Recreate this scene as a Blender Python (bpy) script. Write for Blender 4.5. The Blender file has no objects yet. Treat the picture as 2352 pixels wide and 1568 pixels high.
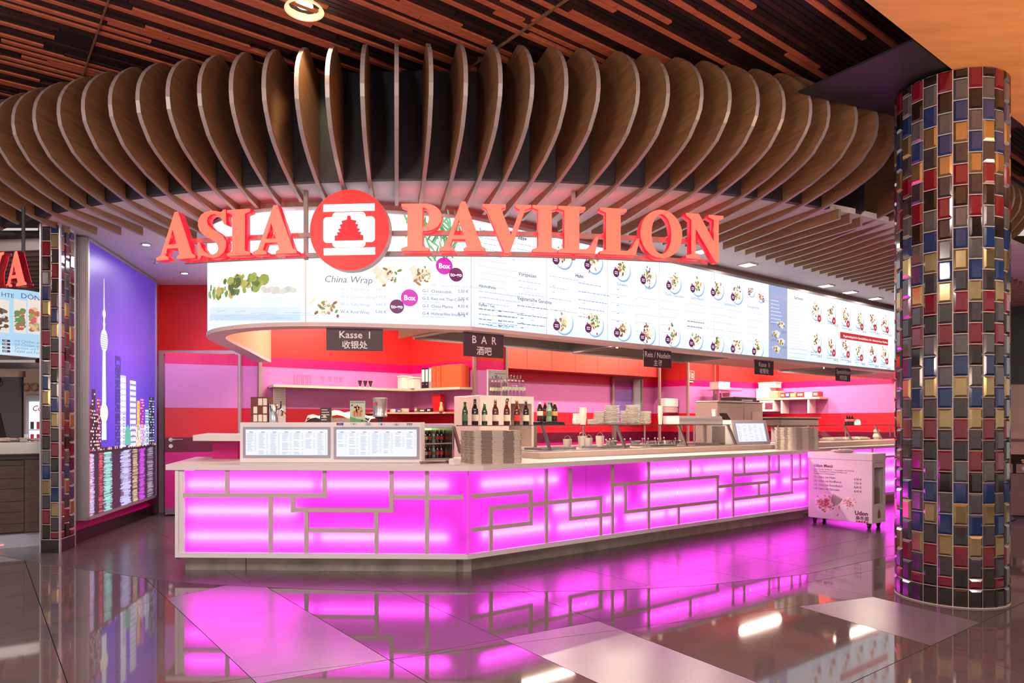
import bpy, bmesh, math, random
from mathutils import Vector, Matrix
random.seed(7)
S = bpy.context.scene
COL = S.collection
PI = math.pi
H = 1.25                                   # camera height

# ------------------------------------------------------------------ camera, world, big lights, exposure
cam = bpy.data.cameras.new('camera'); camo = bpy.data.objects.new('camera', cam); COL.objects.link(camo)
camo.location = (0, 0, H); camo.rotation_euler = (PI / 2, 0, 0)
cam.sensor_width = 36; cam.lens = 36 * 1600 / 2352; cam.shift_y = 186 / 2352; cam.clip_end = 100
S.camera = camo
w = bpy.data.worlds.new('mall_air'); S.world = w; w.use_nodes = True
w.node_tree.nodes['Background'].inputs[0].default_value = (1, .85, .80, 1)
w.node_tree.nodes['Background'].inputs[1].default_value = .7
S.view_settings.view_transform = 'Standard'; S.view_settings.look = 'None'
S.view_settings.gamma = 1; S.view_settings.use_curve_mapping = False
S.view_settings.exposure = 0.0
S.cycles.use_denoising = True
S.cycles.max_bounces = 8; S.cycles.transparent_max_bounces = 16; S.cycles.sample_clamp_indirect = 6
S.cycles.caustics_reflective = False; S.cycles.caustics_refractive = False


def area(name, loc, size, power, color, rot=(0, 0, 0), size_y=None, spread=None):
    l = bpy.data.lights.new(name, 'AREA'); l.energy = power; l.color = color; l.size = size
    if size_y: l.shape = 'RECTANGLE'; l.size_y = size_y
    if spread: l.spread = spread
    o = bpy.data.objects.new(name, l); COL.objects.link(o); o.location = loc; o.rotation_euler = rot
    return o


def spot(name, loc, target, power, color, angle=60, blend=.4, r=.05):
    l = bpy.data.lights.new(name, 'SPOT'); l.energy = power; l.color = color
    l.spot_size = math.radians(angle); l.spot_blend = blend; l.shadow_soft_size = r
    o = bpy.data.objects.new(name, l); COL.objects.link(o); o.location = loc
    o.rotation_euler = (Vector(target) - Vector(loc)).to_track_quat('-Z', 'Y').to_euler()
    return o


# added fill strips behind and beside the viewer stand in for mall lighting, kitchen ceiling luminaires over the back counters
for x_, y_, p_ in ((-4.2, 1.4, 125), (-1.2, 1.0, 125), (1.6, 1.0, 125), (4.6, 2.6, 80), (-7.0, 4.0, 90)):
    area('mall_fill_light', (x_, y_, 3.6), .25, p_, (1, .93, .89), (math.radians(18), 0, 0), 1.6)
# warm upward fill lights added out of view wash the timber ceiling and the golden soffit
area('upward_fill_light', (-2.6, .9, 1.9), 1.2, 82, (1, .74, .56), (math.radians(160), 0, 0)); area('upward_fill_light', (.9, .9, 1.9), 1.2, 82, (1, .74, .56), (math.radians(160), 0, 0)); area('upward_fill_light', (3.0, 1.6, 1.9), .8, 60, (1, .74, .56), (math.radians(165), 0, 0)); area('upward_fill_light', (4.6, 3.6, 1.6), .6, 60, (1, .72, .45), (PI, 0, 0))

# ------------------------------------------------------------------ plan frames
U = Vector((.7865, .6176)); V = Vector((-.6176, .7865)); O = Vector((-.36, 5.85)); ANG = math.atan2(.6176, .7865)


def uv(u, v, z=None):
    p = O + U * u + V * v
    return (p.x, p.y) if z is None else (p.x, p.y, z)


def px_u(px, v):                              # u where the sight line px meets the plan line v
    k = (px - 1176) / 1600; b = O + V * v
    return (k * b.y - b.x) / (U.x - k * U.y)


def zat(py, Y): return H + (970 - py) / 1600 * Y


def gx(px, Y): return (px - 1176) / 1600 * Y


def floor_pt(px, py):
    Y = 1600 * H / (py - 970); return (gx(px, Y), Y)


def fit(px0, px1, pt, pb, v):                # u centre, width, base z, height on plane v
    u0, u1 = px_u(px0, v), px_u(px1, v); Y = uv((u0 + u1) / 2, v)[1]
    return (u0 + u1) / 2, u1 - u0, zat(pb, Y), zat(pt, Y) - zat(pb, Y)


# ------------------------------------------------------------------ materials
def lin(c):
    f = lambda x: x / 12.92 if x <= .04045 else ((x + .055) / 1.055) ** 2.4
    return tuple(f(x / 255) for x in c)


MATS = {}


def mat(name, rgb=(200, 200, 200), rough=.5, metal=0, emit=0, ecol=None, noise=0, nscale=8, bump=0, bscale=60, spec=.5, coat=0, stretch=None):
    if name in MATS: return MATS[name]
    m = bpy.data.materials.new(name); m.use_nodes = True; nt = m.node_tree; b = nt.nodes['Principled BSDF']
    c = lin(rgb); b.inputs['Base Color'].default_value = (*c, 1)
    b.inputs['Roughness'].default_value = rough; b.inputs['Metallic'].default_value = metal
    b.inputs['Specular IOR Level'].default_value = spec
    if coat: b.inputs['Coat Weight'].default_value = coat; b.inputs['Coat Roughness'].default_value = .05
    if emit:
        b.inputs['Emission Color'].default_value = (*lin(ecol or rgb), 1); b.inputs['Emission Strength'].default_value = emit
    if noise or bump:
        tc = nt.nodes.new('ShaderNodeTexCoord'); mp = nt.nodes.new('ShaderNodeMapping')
        nt.links.new(tc.outputs['Object'], mp.inputs[0])
        if stretch: mp.inputs['Scale'].default_value = stretch
    if noise:
        n = nt.nodes.new('ShaderNodeTexNoise'); n.inputs['Scale'].default_value = nscale; n.inputs['Detail'].default_value = 5
        r = nt.nodes.new('ShaderNodeValToRGB'); nt.links.new(mp.outputs[0], n.inputs['Vector']); nt.links.new(n.outputs[0], r.inputs[0])
        r.color_ramp.elements[0].position = .3; r.color_ramp.elements[1].position = .7
        r.color_ramp.elements[0].color = (*[x * (1 - noise) for x in c], 1); r.color_ramp.elements[1].color = (*[min(1, x * (1 + noise)) for x in c], 1)
        nt.links.new(r.outputs[0], b.inputs['Base Color'])
    if bump:
        n2 = nt.nodes.new('ShaderNodeTexNoise'); n2.inputs['Scale'].default_value = bscale
        bp = nt.nodes.new('ShaderNodeBump'); bp.inputs['Strength'].default_value = bump; bp.inputs['Distance'].default_value = .01
        nt.links.new(mp.outputs[0], n2.inputs['Vector']); nt.links.new(n2.outputs[0], bp.inputs['Height']); nt.links.new(bp.outputs[0], b.inputs['Normal'])
    MATS[name] = m; return m


def thin_glass(name, tint=(1, 1, 1), refl=1.0):
    if name in MATS: return MATS[name]
    m = bpy.data.materials.new(name); m.use_nodes = True; nt = m.node_tree; nt.nodes.clear()
    o = nt.nodes.new('ShaderNodeOutputMaterial'); mx = nt.nodes.new('ShaderNodeMixShader'); t = nt.nodes.new('ShaderNodeBsdfTransparent')
    g = nt.nodes.new('ShaderNodeBsdfGlossy'); f = nt.nodes.new('ShaderNodeFresnel'); f.inputs[0].default_value = 1.45
    t.inputs[0].default_value = (*tint, 1); geo = nt.nodes.new('ShaderNodeNewGeometry'); bf = nt.nodes.new('ShaderNodeMath'); bf.operation = 'SUBTRACT'; bf.inputs[0].default_value = 1; nt.links.new(geo.outputs['Backfacing'], bf.inputs[1]); m2 = nt.nodes.new('ShaderNodeMath'); m2.operation = 'MULTIPLY'; g.inputs['Roughness'].default_value = .02
    ml = nt.nodes.new('ShaderNodeMath'); ml.operation = 'MULTIPLY'; ml.inputs[1].default_value = refl
    nt.links.new(f.outputs[0], ml.inputs[0]); nt.links.new(ml.outputs[0], m2.inputs[0]); nt.links.new(bf.outputs[0], m2.inputs[1]); nt.links.new(m2.outputs[0], mx.inputs[0])
    nt.links.new(t.outputs[0], mx.inputs[1]); nt.links.new(g.outputs[0], mx.inputs[2]); nt.links.new(mx.outputs[0], o.inputs[0])
    MATS[name] = m; return m


def print_mat(name, strength, attr='print'):
    """backlit print: every face carries its printed colour"""
    if name in MATS: return MATS[name]
    m = bpy.data.materials.new(name); m.use_nodes = True; nt = m.node_tree; b = nt.nodes['Principled BSDF']
    a = nt.nodes.new('ShaderNodeAttribute'); a.attribute_name = attr
    b.inputs['Roughness'].default_value = .4
    if not strength: nt.links.new(a.outputs['Color'], b.inputs['Base Color'])
    else:
        b.inputs['Base Color'].default_value = (.05, .05, .05, 1); b.inputs['Specular IOR Level'].default_value = .3
        nt.links.new(a.outputs['Color'], b.inputs['Emission Color']); b.inputs['Emission Strength'].default_value = strength
    MATS[name] = m; return m


def stripes_mat():
    """laminate in horizontal colour bands, the same heights all round the shop"""
    m = bpy.data.materials.new('striped_laminate'); m.use_nodes = True; nt = m.node_tree; b = nt.nodes['Principled BSDF']
    g = nt.nodes.new('ShaderNodeNewGeometry'); sp = nt.nodes.new('ShaderNodeSeparateXYZ'); mr = nt.nodes.new('ShaderNodeMapRange')
    r = nt.nodes.new('ShaderNodeValToRGB'); r.color_ramp.interpolation = 'CONSTANT'
    mr.inputs['From Min'].default_value = 0; mr.inputs['From Max'].default_value = 3.2
    bands = [(0, (196, 8, 128)), (.84, (92, 0, 48)), (1.04, (206, 22, 44)), (1.45, (206, 122, 190)), (2.03, (214, 0, 104)), (2.17, (216, 46, 44))]
    e = r.color_ramp.elements
    for i, (z, c) in enumerate(bands):
        if i < 2: el = e[i]; el.position = z / 3.2
        else: el = e.new(z / 3.2)
        el.color = (*lin(c), 1)
    nt.links.new(g.outputs['Position'], sp.inputs[0]); nt.links.new(sp.outputs[2], mr.inputs[0]); nt.links.new(mr.outputs[0], r.inputs[0])
    nt.links.new(r.outputs[0], b.inputs['Base Color']); b.inputs['Roughness'].default_value = .38
    MATS['striped_laminate'] = m; return m


def wood_mat(name, c0, c1, rough=.5, scale=(2, 2, 18), axis=None):
    if name in MATS: return MATS[name]
    m = bpy.data.materials.new(name); m.use_nodes = True; nt = m.node_tree; b = nt.nodes['Principled BSDF']
    tc = nt.nodes.new('ShaderNodeTexCoord'); mp = nt.nodes.new('ShaderNodeMapping'); mp.inputs['Scale'].default_value = scale
    n = nt.nodes.new('ShaderNodeTexNoise'); n.inputs['Scale'].default_value = 2.5; n.inputs['Detail'].default_value = 8; n.inputs['Roughness'].default_value = .65
    r = nt.nodes.new('ShaderNodeValToRGB'); r.color_ramp.elements[0].position = .32; r.color_ramp.elements[1].position = .68
    r.color_ramp.elements[0].color = (*lin(c0), 1); r.color_ramp.elements[1].color = (*lin(c1), 1)
    nt.links.new(tc.outputs['Object'], mp.inputs[0]); nt.links.new(mp.outputs[0], n.inputs['Vector']); nt.links.new(n.outputs[0], r.inputs[0])
    nt.links.new(r.outputs[0], b.inputs['Base Color']); b.inputs['Roughness'].default_value = rough
    MATS[name] = m; return m


def panel_mat():
    """translucent acrylic: glows only from the tubes standing behind it"""
    m = bpy.data.materials.new('magenta_acrylic'); m.use_nodes = True; nt = m.node_tree; nt.nodes.clear()
    o = nt.nodes.new('ShaderNodeOutputMaterial'); t = nt.nodes.new('ShaderNodeBsdfTranslucent'); g = nt.nodes.new('ShaderNodeBsdfGlossy'); mx = nt.nodes.new('ShaderNodeMixShader')
    t.inputs[0].default_value = (.95, .26, .93, 1); g.inputs['Roughness'].default_value = .12; mx.inputs[0].default_value = .02
    nt.links.new(t.outputs[0], mx.inputs[1]); nt.links.new(g.outputs[0], mx.inputs[2]); nt.links.new(mx.outputs[0], o.inputs[0])
    MATS['acrylic'] = m; return m


STRIPE = stripes_mat(); ACR = panel_mat()
WHITE = mat('white_laminate', (230, 224, 222), .35)
SOLID = mat('white_solid_surface', (228, 218, 213), .3)
LATT = mat('beige_lattice', (196, 178, 168), .45)
STEEL = mat('brushed_steel', (190, 188, 186), .28, 1)
STEELD = mat('kick_steel', (176, 164, 150), .36, .55, noise=.22, nscale=6)
CHROME = mat('chrome', (220, 220, 222), .1, 1)
ALU = mat('aluminium', (196, 196, 202), .4, .8)
BLACK = mat('black_plastic', (22, 20, 22), .4)
DARK = mat('dark_grey', (58, 54, 56), .5)
CEILW = mat('ceiling_white', (214, 204, 214), .7)
DRUM = mat('dark_drum', (40, 34, 42), .6)
FINW = wood_mat('fin_oak', (118, 82, 56), (152, 110, 78), .5, (3, 1, 16))
FINE = mat('fin_edge', (158, 144, 144), .35, .1)
GLASS = thin_glass('clear_glass', (.97, .985, .98), 1.0)
GLASSD = thin_glass('drink_glass', (.93, .93, .95), 1.6)
PORC = mat('porcelain', (232, 224, 218), .2)
PAPER = mat('paper', (232, 226, 216), .7)
PAPERW = mat('paper_cup', (238, 228, 214), .6)
GREYP = mat('grey_plastic', (150, 146, 142), .45)
SIGNG = mat('sign_plum', (72, 50, 60), .5)
LETW = mat('sign_white', (240, 235, 235), .5, emit=.25)
RED = mat('red_plastic', (206, 30, 36), .35)
PRINT0 = print_mat('plain_print', 0)
GROUT = mat('grout', (206, 190, 184), .7)


# ------------------------------------------------------------------ mesh builder
class MB:
    def __init__(s): s.v = []; s.f = []; s.m = []; s.c = []; s.mi = 0; s.col = None; s.tf = None

    def add(s, vs, fs, mi=None, col=None):
        n = len(s.v)
        if s.tf: vs = [s.tf(*p) for p in vs]
        s.v += [tuple(p) for p in vs]
        for f in fs:
            s.f.append([n + i for i in f]); s.m.append(s.mi if mi is None else mi); s.c.append(col or s.col or (1, 1, 1))
        return s

    def box(s, x0, x1, y0, y1, z0, z1, mi=None, col=None):
        return s.add([(x0, y0, z0), (x1, y0, z0), (x1, y1, z0), (x0, y1, z0), (x0, y0, z1), (x1, y0, z1), (x1, y1, z1), (x0, y1, z1)],
                     [(3, 2, 1, 0), (4, 5, 6, 7), (0, 1, 5, 4), (1, 2, 6, 5), (2, 3, 7, 6), (3, 0, 4, 7)], mi, col)

    def bbox(s, x0, x1, y0, y1, z0, z1, b=.006, mi=None):       # chamfered box
        b = min(b, (x1 - x0) / 3, (y1 - y0) / 3, (z1 - z0) / 3)
        vs = []
        for (z, i) in ((z0, b), (z0 + b, 0), (z1 - b, 0), (z1, b)):
            X0, X1, Y0, Y1 = x0 + i, x1 - i, y0 + i, y1 - i; c = b - i if i == 0 else 0
            c = b
            vs += [(X0 + c, Y0, z), (X1 - c, Y0, z), (X1, Y0 + c, z), (X1, Y1 - c, z), (X1 - c, Y1, z), (X0 + c, Y1, z), (X0, Y1 - c, z), (X0, Y0 + c, z)]
        fs = [tuple(reversed(range(8))), tuple(range(24, 32))]
        for k in range(3):
            for i in range(8): fs.append((8 * k + i, 8 * k + (i + 1) % 8, 8 * k + 8 + (i + 1) % 8, 8 * k + 8 + i))
        return s.add(vs, fs, mi)

    def prism(s, poly, z0, z1, mi=None, top=True):               # poly CCW from above
        n = len(poly)
        return s.add([(x, y, z0) for x, y in poly] + [(x, y, z1) for x, y in poly],
                     [tuple(reversed(range(n))), tuple(range(n, 2 * n))] + [(i, (i + 1) % n, n + (i + 1) % n, n + i) for i in range(n)], mi)

    def lathe(s, prof, n=16, mi=None, cx=0, cy=0, cap=True):      # prof [(r,z)] bottom to top
        vs = []
        for r, z in prof:
            for i in range(n): a = 2 * PI * i / n; vs.append((cx + r * math.cos(a), cy + r * math.sin(a), z))
        fs = []
        for k in range(len(prof) - 1):
            for i in range(n): j = (i + 1) % n; fs.append((k * n + i, k * n + j, k * n + n + j, k * n + n + i))
        if cap:
            if prof[0][0] > 1e-5: fs.append(tuple(reversed(range(n))))
            if prof[-1][0] > 1e-5: fs.append(tuple(range((len(prof) - 1) * n, len(prof) * n)))
        return s.add(vs, fs, mi)

    def tube(s, pts, r, n=8, mi=None):
        pts = [Vector(p) for p in pts]; vs = []
        for i, p in enumerate(pts):
            d = (pts[min(i + 1, len(pts) - 1)] - pts[max(i - 1, 0)]).normalized()
            a = d.cross(Vector((0, 0, 1)))
            if a.length < .05: a = d.cross(Vector((1, 0, 0)))
            a.normalize(); b = d.cross(a)
            for k in range(n): t = 2 * PI * k / n; vs.append(p + a * (r * math.cos(t)) + b * (r * math.sin(t)))
        m = len(pts); fs = [tuple(range(n)), tuple(reversed(range((m - 1) * n, m * n)))]
        for i in range(m - 1):
            for k in range(n): j = (k + 1) % n; fs.append((i * n + k, i * n + n + k, i * n + n + j, i * n + j))
        return s.add(vs, fs, mi)

    def poly(s, pts, mi=None, col=None): return s.add(pts, [tuple(range(len(pts)))], mi, col)

    def obj(s, name, mats, parent=None, smooth=False, attr=False):
        me = bpy.data.meshes.new(name); me.from_pydata(s.v, [], s.f)
        for m in (mats if isinstance(mats, (list, tuple)) else [mats]): me.materials.append(m)
        me.polygons.foreach_set('material_index', s.m)
        if attr:
            a = me.attributes.new('print', 'FLOAT_COLOR', 'FACE')
            a.data.foreach_set('color', [x for c in s.c for x in (*c, 1)])
        if smooth: me.shade_smooth(); me.set_sharp_from_angle(angle=math.radians(38))
        me.update()
        return link(name, me, parent)


def link(name, me, parent=None, loc=None, rotz=0):
    o = bpy.data.objects.new(name, me); COL.objects.link(o)
    if parent: o.parent = parent
    if loc is not None: o.location = loc
    if rotz: o.rotation_euler = (0, 0, rotz)
    return o


def tag(o, label, cat, group=None, kind=None):
    o['label'] = label; o['category'] = cat
    if group: o['group'] = group
    if kind: o['kind'] = kind
    return o


def thing(name, label, cat, loc=(0, 0, 0), rotz=0, group=None, kind=None):
    return tag(link(name, None, None, loc, rotz), label, cat, group, kind)


def struct(o, label=None):
    o['kind'] = 'structure'
    if label: o['label'] = label
    return o


def dup(o, parent=None, deep=True):
    c = o.copy(); COL.objects.link(c)
    if parent: c.parent = parent
    if deep:
        for ch in o.children: dup(ch, c)
    return c


_TXT = {}


def text_mesh(body, bold=0, align='LEFT', res=2):
    k = (body, bold, align)
    if k not in _TXT:
        cu = bpy.data.curves.new('lettering', 'FONT'); cu.body = body; cu.size = 1; cu.resolution_u = res; cu.offset = bold; cu.align_x = align
        o = bpy.data.objects.new('lettering', cu); COL.objects.link(o)
        me = bpy.data.meshes.new_from_object(o.evaluated_get(bpy.context.evaluated_depsgraph_get()))
        _TXT[k] = ([tuple(v.co) for v in me.vertices], [tuple(p.vertices) for p in me.polygons])
        bpy.data.objects.remove(o); bpy.data.curves.remove(cu); bpy.data.meshes.remove(me)
    return _TXT[k]


class Print(MB):
    """flat print in (a, b) coordinates of a surface; fr(a, b, offset) gives the 3-D point"""
    def __init__(s, fr): super().__init__(); s.fr = fr; s.layer = 0; s.step = .0007; s.breaks = []

    def shape(s, pts, col, layer=None):
        off = .001 + s.step * (s.layer if layer is None else layer)
        s.poly([s.fr(a, b, off) for a, b in pts], col=lin(col)); return s

    def rect(s, a0, a1, b0, b1, col, layer=None, n=1):
        cut = [a0] + [x for x in s.breaks if a0 + 1e-4 < x < a1 - 1e-4] + [a1]
        for x0, x1 in zip(cut, cut[1:]):
            s.shape([(x0, b0), (x1, b0), (x1, b1), (x0, b1)], col, layer)
        return s

    def disc(s, a, b, r, col, layer=None, n=20, ry=None, wob=0, rot=0):
        ry = ry or r; pts = []
        for i in range(n):
            t = 2 * PI * i / n; k = 1 + wob * random.uniform(-1, 1); x, y = r * k * math.cos(t), ry * k * math.sin(t)
            pts.append((a + x * math.cos(rot) - y * math.sin(rot), b + x * math.sin(rot) + y * math.cos(rot)))
        return s.shape(pts, col, layer)

    def text(s, body, a, b, size, col, layer=2, bold=0, align='LEFT', sx=1, shear=0):
        vs, fs = text_mesh(body, bold, align); off = .001 + s.step * layer
        s.add([s.fr(a + (x * sx + y * shear) * size, b + y * size, off) for x, y, z in vs], fs, col=lin(col)); return s


_ORD = 'zeroth first second third fourth fifth sixth seventh eighth ninth tenth eleventh twelfth thirteenth fourteenth fifteenth sixteenth seventeenth eighteenth nineteenth'.split()


def ordinal(k):
    if k < 20: return _ORD[k]
    t = {2: 'twent', 3: 'thirt', 4: 'fort'}[k // 10]
    return t + 'ieth' if k % 10 == 0 else t + 'y-' + _ORD[k % 10]


def pile_rank(k, n):                                # place of layer k in a pile of n
    return 'topmost' if k == n - 1 else 'bottom' if k == 0 else ordinal(k + 1) + ' from the bottom'


def row_rank(k): return 'first from the left' if k == 0 else ordinal(k + 1) + ' from the left'

# ================================================================== FLOOR
def floor_mat(name, rgb, rough, noise=.12, coat=0):
    m = mat(name, rgb, rough, noise=noise, nscale=1.7, spec=.6, coat=coat); return m


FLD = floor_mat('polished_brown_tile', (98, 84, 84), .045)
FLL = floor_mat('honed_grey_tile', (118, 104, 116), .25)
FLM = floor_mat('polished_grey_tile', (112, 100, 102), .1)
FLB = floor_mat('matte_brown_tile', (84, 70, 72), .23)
JOINT = mat('floor_joint', (64, 56, 56), .7)
mb = MB(); mb.box(-14, 16, -4, 26, -.08, -.012); floor = struct(mb.obj('floor', JOINT), 'dark tiled mall floor')


def clip(poly, p, n):                          # keep the side where (x - p).n >= 0
    out = []
    for i in range(len(poly)):
        a, b = Vector(poly[i]), Vector(poly[(i + 1) % len(poly)])
        da, db = (a - p).dot(n), (b - p).dot(n)
        if da >= 0: out.append(a)
        if da * db < 0: out.append(a + (b - a) * (da / (da - db)))
    return [tuple(q) for q in out]


def inset(poly, d):
    out = poly; n = len(poly)
    for i in range(n):
        a, b = Vector(poly[i]), Vector(poly[(i + 1) % n]); t = b - a
        if t.length < 1e-4: continue
        nn = Vector((-t.y, t.x)).normalized(); out = clip(out, a + nn * d, nn)
        if len(out) < 3: return []
    return out


def area2(p): return .5 * sum(p[i][0] * p[(i + 1) % len(p)][1] - p[(i + 1) % len(p)][0] * p[i][1] for i in range(len(p)))


def tile_obj(poly, z, m):
    if len(poly) < 3 or area2(poly) < .004: return
    pts = [poly[0]]
    for q in poly[1:]:
        if (Vector(q) - Vector(pts[-1])).length > .004: pts.append(q)
    if len(pts) < 3: return
    b = MB(); b.prism(pts, -.012, z); b.obj('tile', m, floor)


# polished slabs: cut by the joints seen in the floor
cuts = [((0, 1458), (402, 1369)), ((893, 1514), (1840, 1391)), ((402, 1392), (590, 1568)), ((715, 1408), (893, 1514)),
        ((1140, 1460), (1390, 1575)), ((1355, 1418), (1745, 1568)), ((2040, 1528), (2310, 1402)), ((80, 1353), (155, 1568)), ((1843, 1394), (2050, 1455)), ((600, 1568), (893, 1514)), ((2022, 1374), (2352, 1452))]
cells = [[(-9, 1.2), (9, 1.2), (9, 8.5), (-9, 8.5)]]
for a, b in cuts:
    p, q = Vector(floor_pt(*a)), Vector(floor_pt(*b)); t = q - p; n = Vector((-t.y, t.x)).normalized(); new = []
    for c in cells:
        for s_ in (1, -1):
            k = clip(c, p, n * s_)
            if len(k) >= 3 and abs(area2(k)) > .002: new.append(k)
    cells = new


def inside(pt, poly):
    r = False
    for i in range(len(poly)):
        (x1, y1), (x2, y2) = poly[i], poly[i - 1]
        if (y1 > pt[1]) != (y2 > pt[1]) and pt[0] < (x2 - x1) * (pt[1] - y1) / (y2 - y1) + x1: r = not r
    return r


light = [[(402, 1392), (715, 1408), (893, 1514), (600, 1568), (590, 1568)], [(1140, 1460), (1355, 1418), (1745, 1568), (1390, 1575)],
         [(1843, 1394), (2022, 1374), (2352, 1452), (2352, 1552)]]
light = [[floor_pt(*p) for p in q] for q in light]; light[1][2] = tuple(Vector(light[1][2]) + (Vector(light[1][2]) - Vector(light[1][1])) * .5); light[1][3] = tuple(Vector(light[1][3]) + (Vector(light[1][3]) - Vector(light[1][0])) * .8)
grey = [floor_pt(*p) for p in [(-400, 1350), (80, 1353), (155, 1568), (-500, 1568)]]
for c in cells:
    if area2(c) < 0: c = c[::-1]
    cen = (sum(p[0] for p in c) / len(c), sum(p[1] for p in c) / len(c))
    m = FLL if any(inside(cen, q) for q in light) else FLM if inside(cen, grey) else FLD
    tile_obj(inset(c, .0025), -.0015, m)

# honed small tiles inside the arc before the counter
arc = [floor_pt(*p) for p in [(0, 1275), (94, 1294), (204, 1309), (404, 1336), (550, 1345), (700, 1352), (900, 1357.5), (1080, 1359), (1250, 1358), (1400, 1355), (1600, 1345), (1850, 1318), (2050, 1275)]]
arc = [(-9, 9.5)] + arc + [(6.5, 9.0), (9, 13)]
zone = arc + [(12, 16), (-9, 16)]
TW, TL = .40, .80
nmade = 0
for i in range(-12, 18):
    for j in range(-16, 24):
        u0, v0 = i * TL + (j % 2) * .0, j * TW - .05
        if not (-8.5 < u0 < 11.5 and -6 < v0 < 6): continue
        c = [uv(u0, v0), uv(u0 + TL, v0), uv(u0 + TL, v0 + TW), uv(u0, v0 + TW)]
        cx, cy = (c[0][0] + c[2][0]) / 2, (c[0][1] + c[2][1]) / 2
        if not (-.85 * cy - .6 < cx < .85 * cy + .6) or cy < 4.6: continue
        if v0 > 1.2 and u0 > .4: continue
        k = inset(c, .002)
        for a in range(len(arc) - 1):
            p, q = Vector(arc[a]), Vector(arc[a + 1]); t = q - p
            k = clip(k, p, Vector((-t.y, t.x)).normalized()) if len(k) >= 3 else []
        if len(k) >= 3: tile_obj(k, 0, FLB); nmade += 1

# ================================================================== CEILINGS
ZS = 4.02
mb = MB(); mb.box(-12, 14, -4, 10, ZS + .02, ZS + .08); ceil = struct(mb.obj('ceiling', mat('ceiling_dark', (26, 16, 18), .7)), 'dark ceiling above the planks')
PL = [wood_mat('plank_amber', (168, 86, 62), (196, 106, 78), .5, (1, 14, 1)), mat('plank_brown', (46, 20, 21), .5, noise=.2), mat('plank_dark', (24, 10, 15), .5, noise=.2), mat('plank_mid', (64, 28, 26), .5, noise=.2)]
LW = .046
rest = MB(); count = 0
RC = Vector((-.56, 13.46)); RT = 8.41                      # plan circle of the fin tops
for lane in range(-52, 175):
    v0 = -3.2 + lane * LW
    u = -9 + random.uniform(0, 1.2)
    while u < 9:
        L = random.choice([.5, .8, 1.1, 1.5, 2.0, 2.6]) * random.uniform(.9, 1.1)
        kind = random.choices([0, 1, 2, 3], [.37, .25, .28, .10])[0]
        if kind == 0 and lane % 2 and random.random() < .6: kind = 2
        a, b = uv(u, v0), uv(u + L, v0); mx, my = (a[0] + b[0]) / 2, (a[1] + b[1]) / 2
        vis = any(abs(x / y) < .75 and y > 4.45 and (Vector((x, y)) - RC).length > RT - .25 and (x - 1.99) * -.6176 + (y - 3.94) * .7865 > -.1 for x, y in (a, b, (mx, my)))
        near = -6 < mx < 7 and 1.5 < my < 8 and (Vector((mx, my)) - RC).length > RT - .5
        z0 = ZS - (.013 if kind == 0 else .009 if kind != 2 else .004)
        if near:
            t = rest if not vis or count >= 296 else MB()
            d = .003
            q = [uv(u + .003, v0 + d), uv(u + L - .003, v0 + d), uv(u + L - .003, v0 + LW - d - .004), uv(u + .003, v0 + LW - d - .004)]
            t.mi = kind if t is rest else 0
            t.prism(q, z0, ZS + .02)
            if t is not rest: t.obj('plank', PL[kind], ceil); count += 1
        u += L
o = rest.obj('plank_field', PL, ceil); o['kind'] = 'stuff'
for px, py in ((247, 0), (1292, 0)):                        # fine cross joints with a thin metal bead
    x, y = gx(px, 1600 * (ZS - H) / 970), 1600 * (ZS - H) / 970
    q = Vector((x, y)); b = MB()
    p0, p1 = q - V * .6, q + V * 2.2; t = U * .004
    b.prism([tuple(p0 - t), tuple(p0 + t), tuple(p1 + t), tuple(p1 - t)], ZS - .027, ZS + .02); b.obj('joint_bead', mat('bead', (120, 84, 70), .4), ceil)

# golden plaster soffit on the right with its dark neighbour panel
GOLD = mat('golden_plaster', (206, 140, 84), .55, noise=.13, nscale=2.2, stretch=(1, 5, 1))
e0 = Vector((1.99, 3.94)); a, b = e0 - U * 6, e0 + U * 6
c, d = b - V * 4.0, a - V * 4.0
mb = MB(); mb.prism([tuple(a), tuple(d), tuple(c), tuple(b)], 3.64, ZS + .02); struct(mb.obj('trim_1', GOLD), 'golden plastered soffit above the column')
pan = [(2.54, 4.41), (4.25, 5.70), (3.5, 5.74), (2.9, 5.44), (2.1, 5.11), (2.12, 5.07)]
mb = MB(); mb.prism(pan, 3.665, 3.68); struct(mb.obj('trim_2', mat('dark_soffit', (22, 20, 26), .6)), 'dark soffit panel beside the golden soffit')

# white shop ceiling behind the fin drum
dr = [(RC.x + (RT - .445) * math.sin(t), RC.y - (RT - .445) * math.cos(t)) for t in [-.62 + i * .05 for i in range(26)]]
dr = [p for p in dr if p[0] < 3.9]
ZC = 3.17
cp = [(-4.75, 6.98)] + [p for p in dr if p[0] > -4.5] + [(4.4, 6.75), (12, 12.5), (12, 21), (-5.4, 21), (-5.4, 9.0)]
mb = MB(); mb.prism(cp, ZC, ZC + .05); struct(mb.obj('ceiling_panel', CEILW), 'white plasterboard ceiling over the shop')

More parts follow.
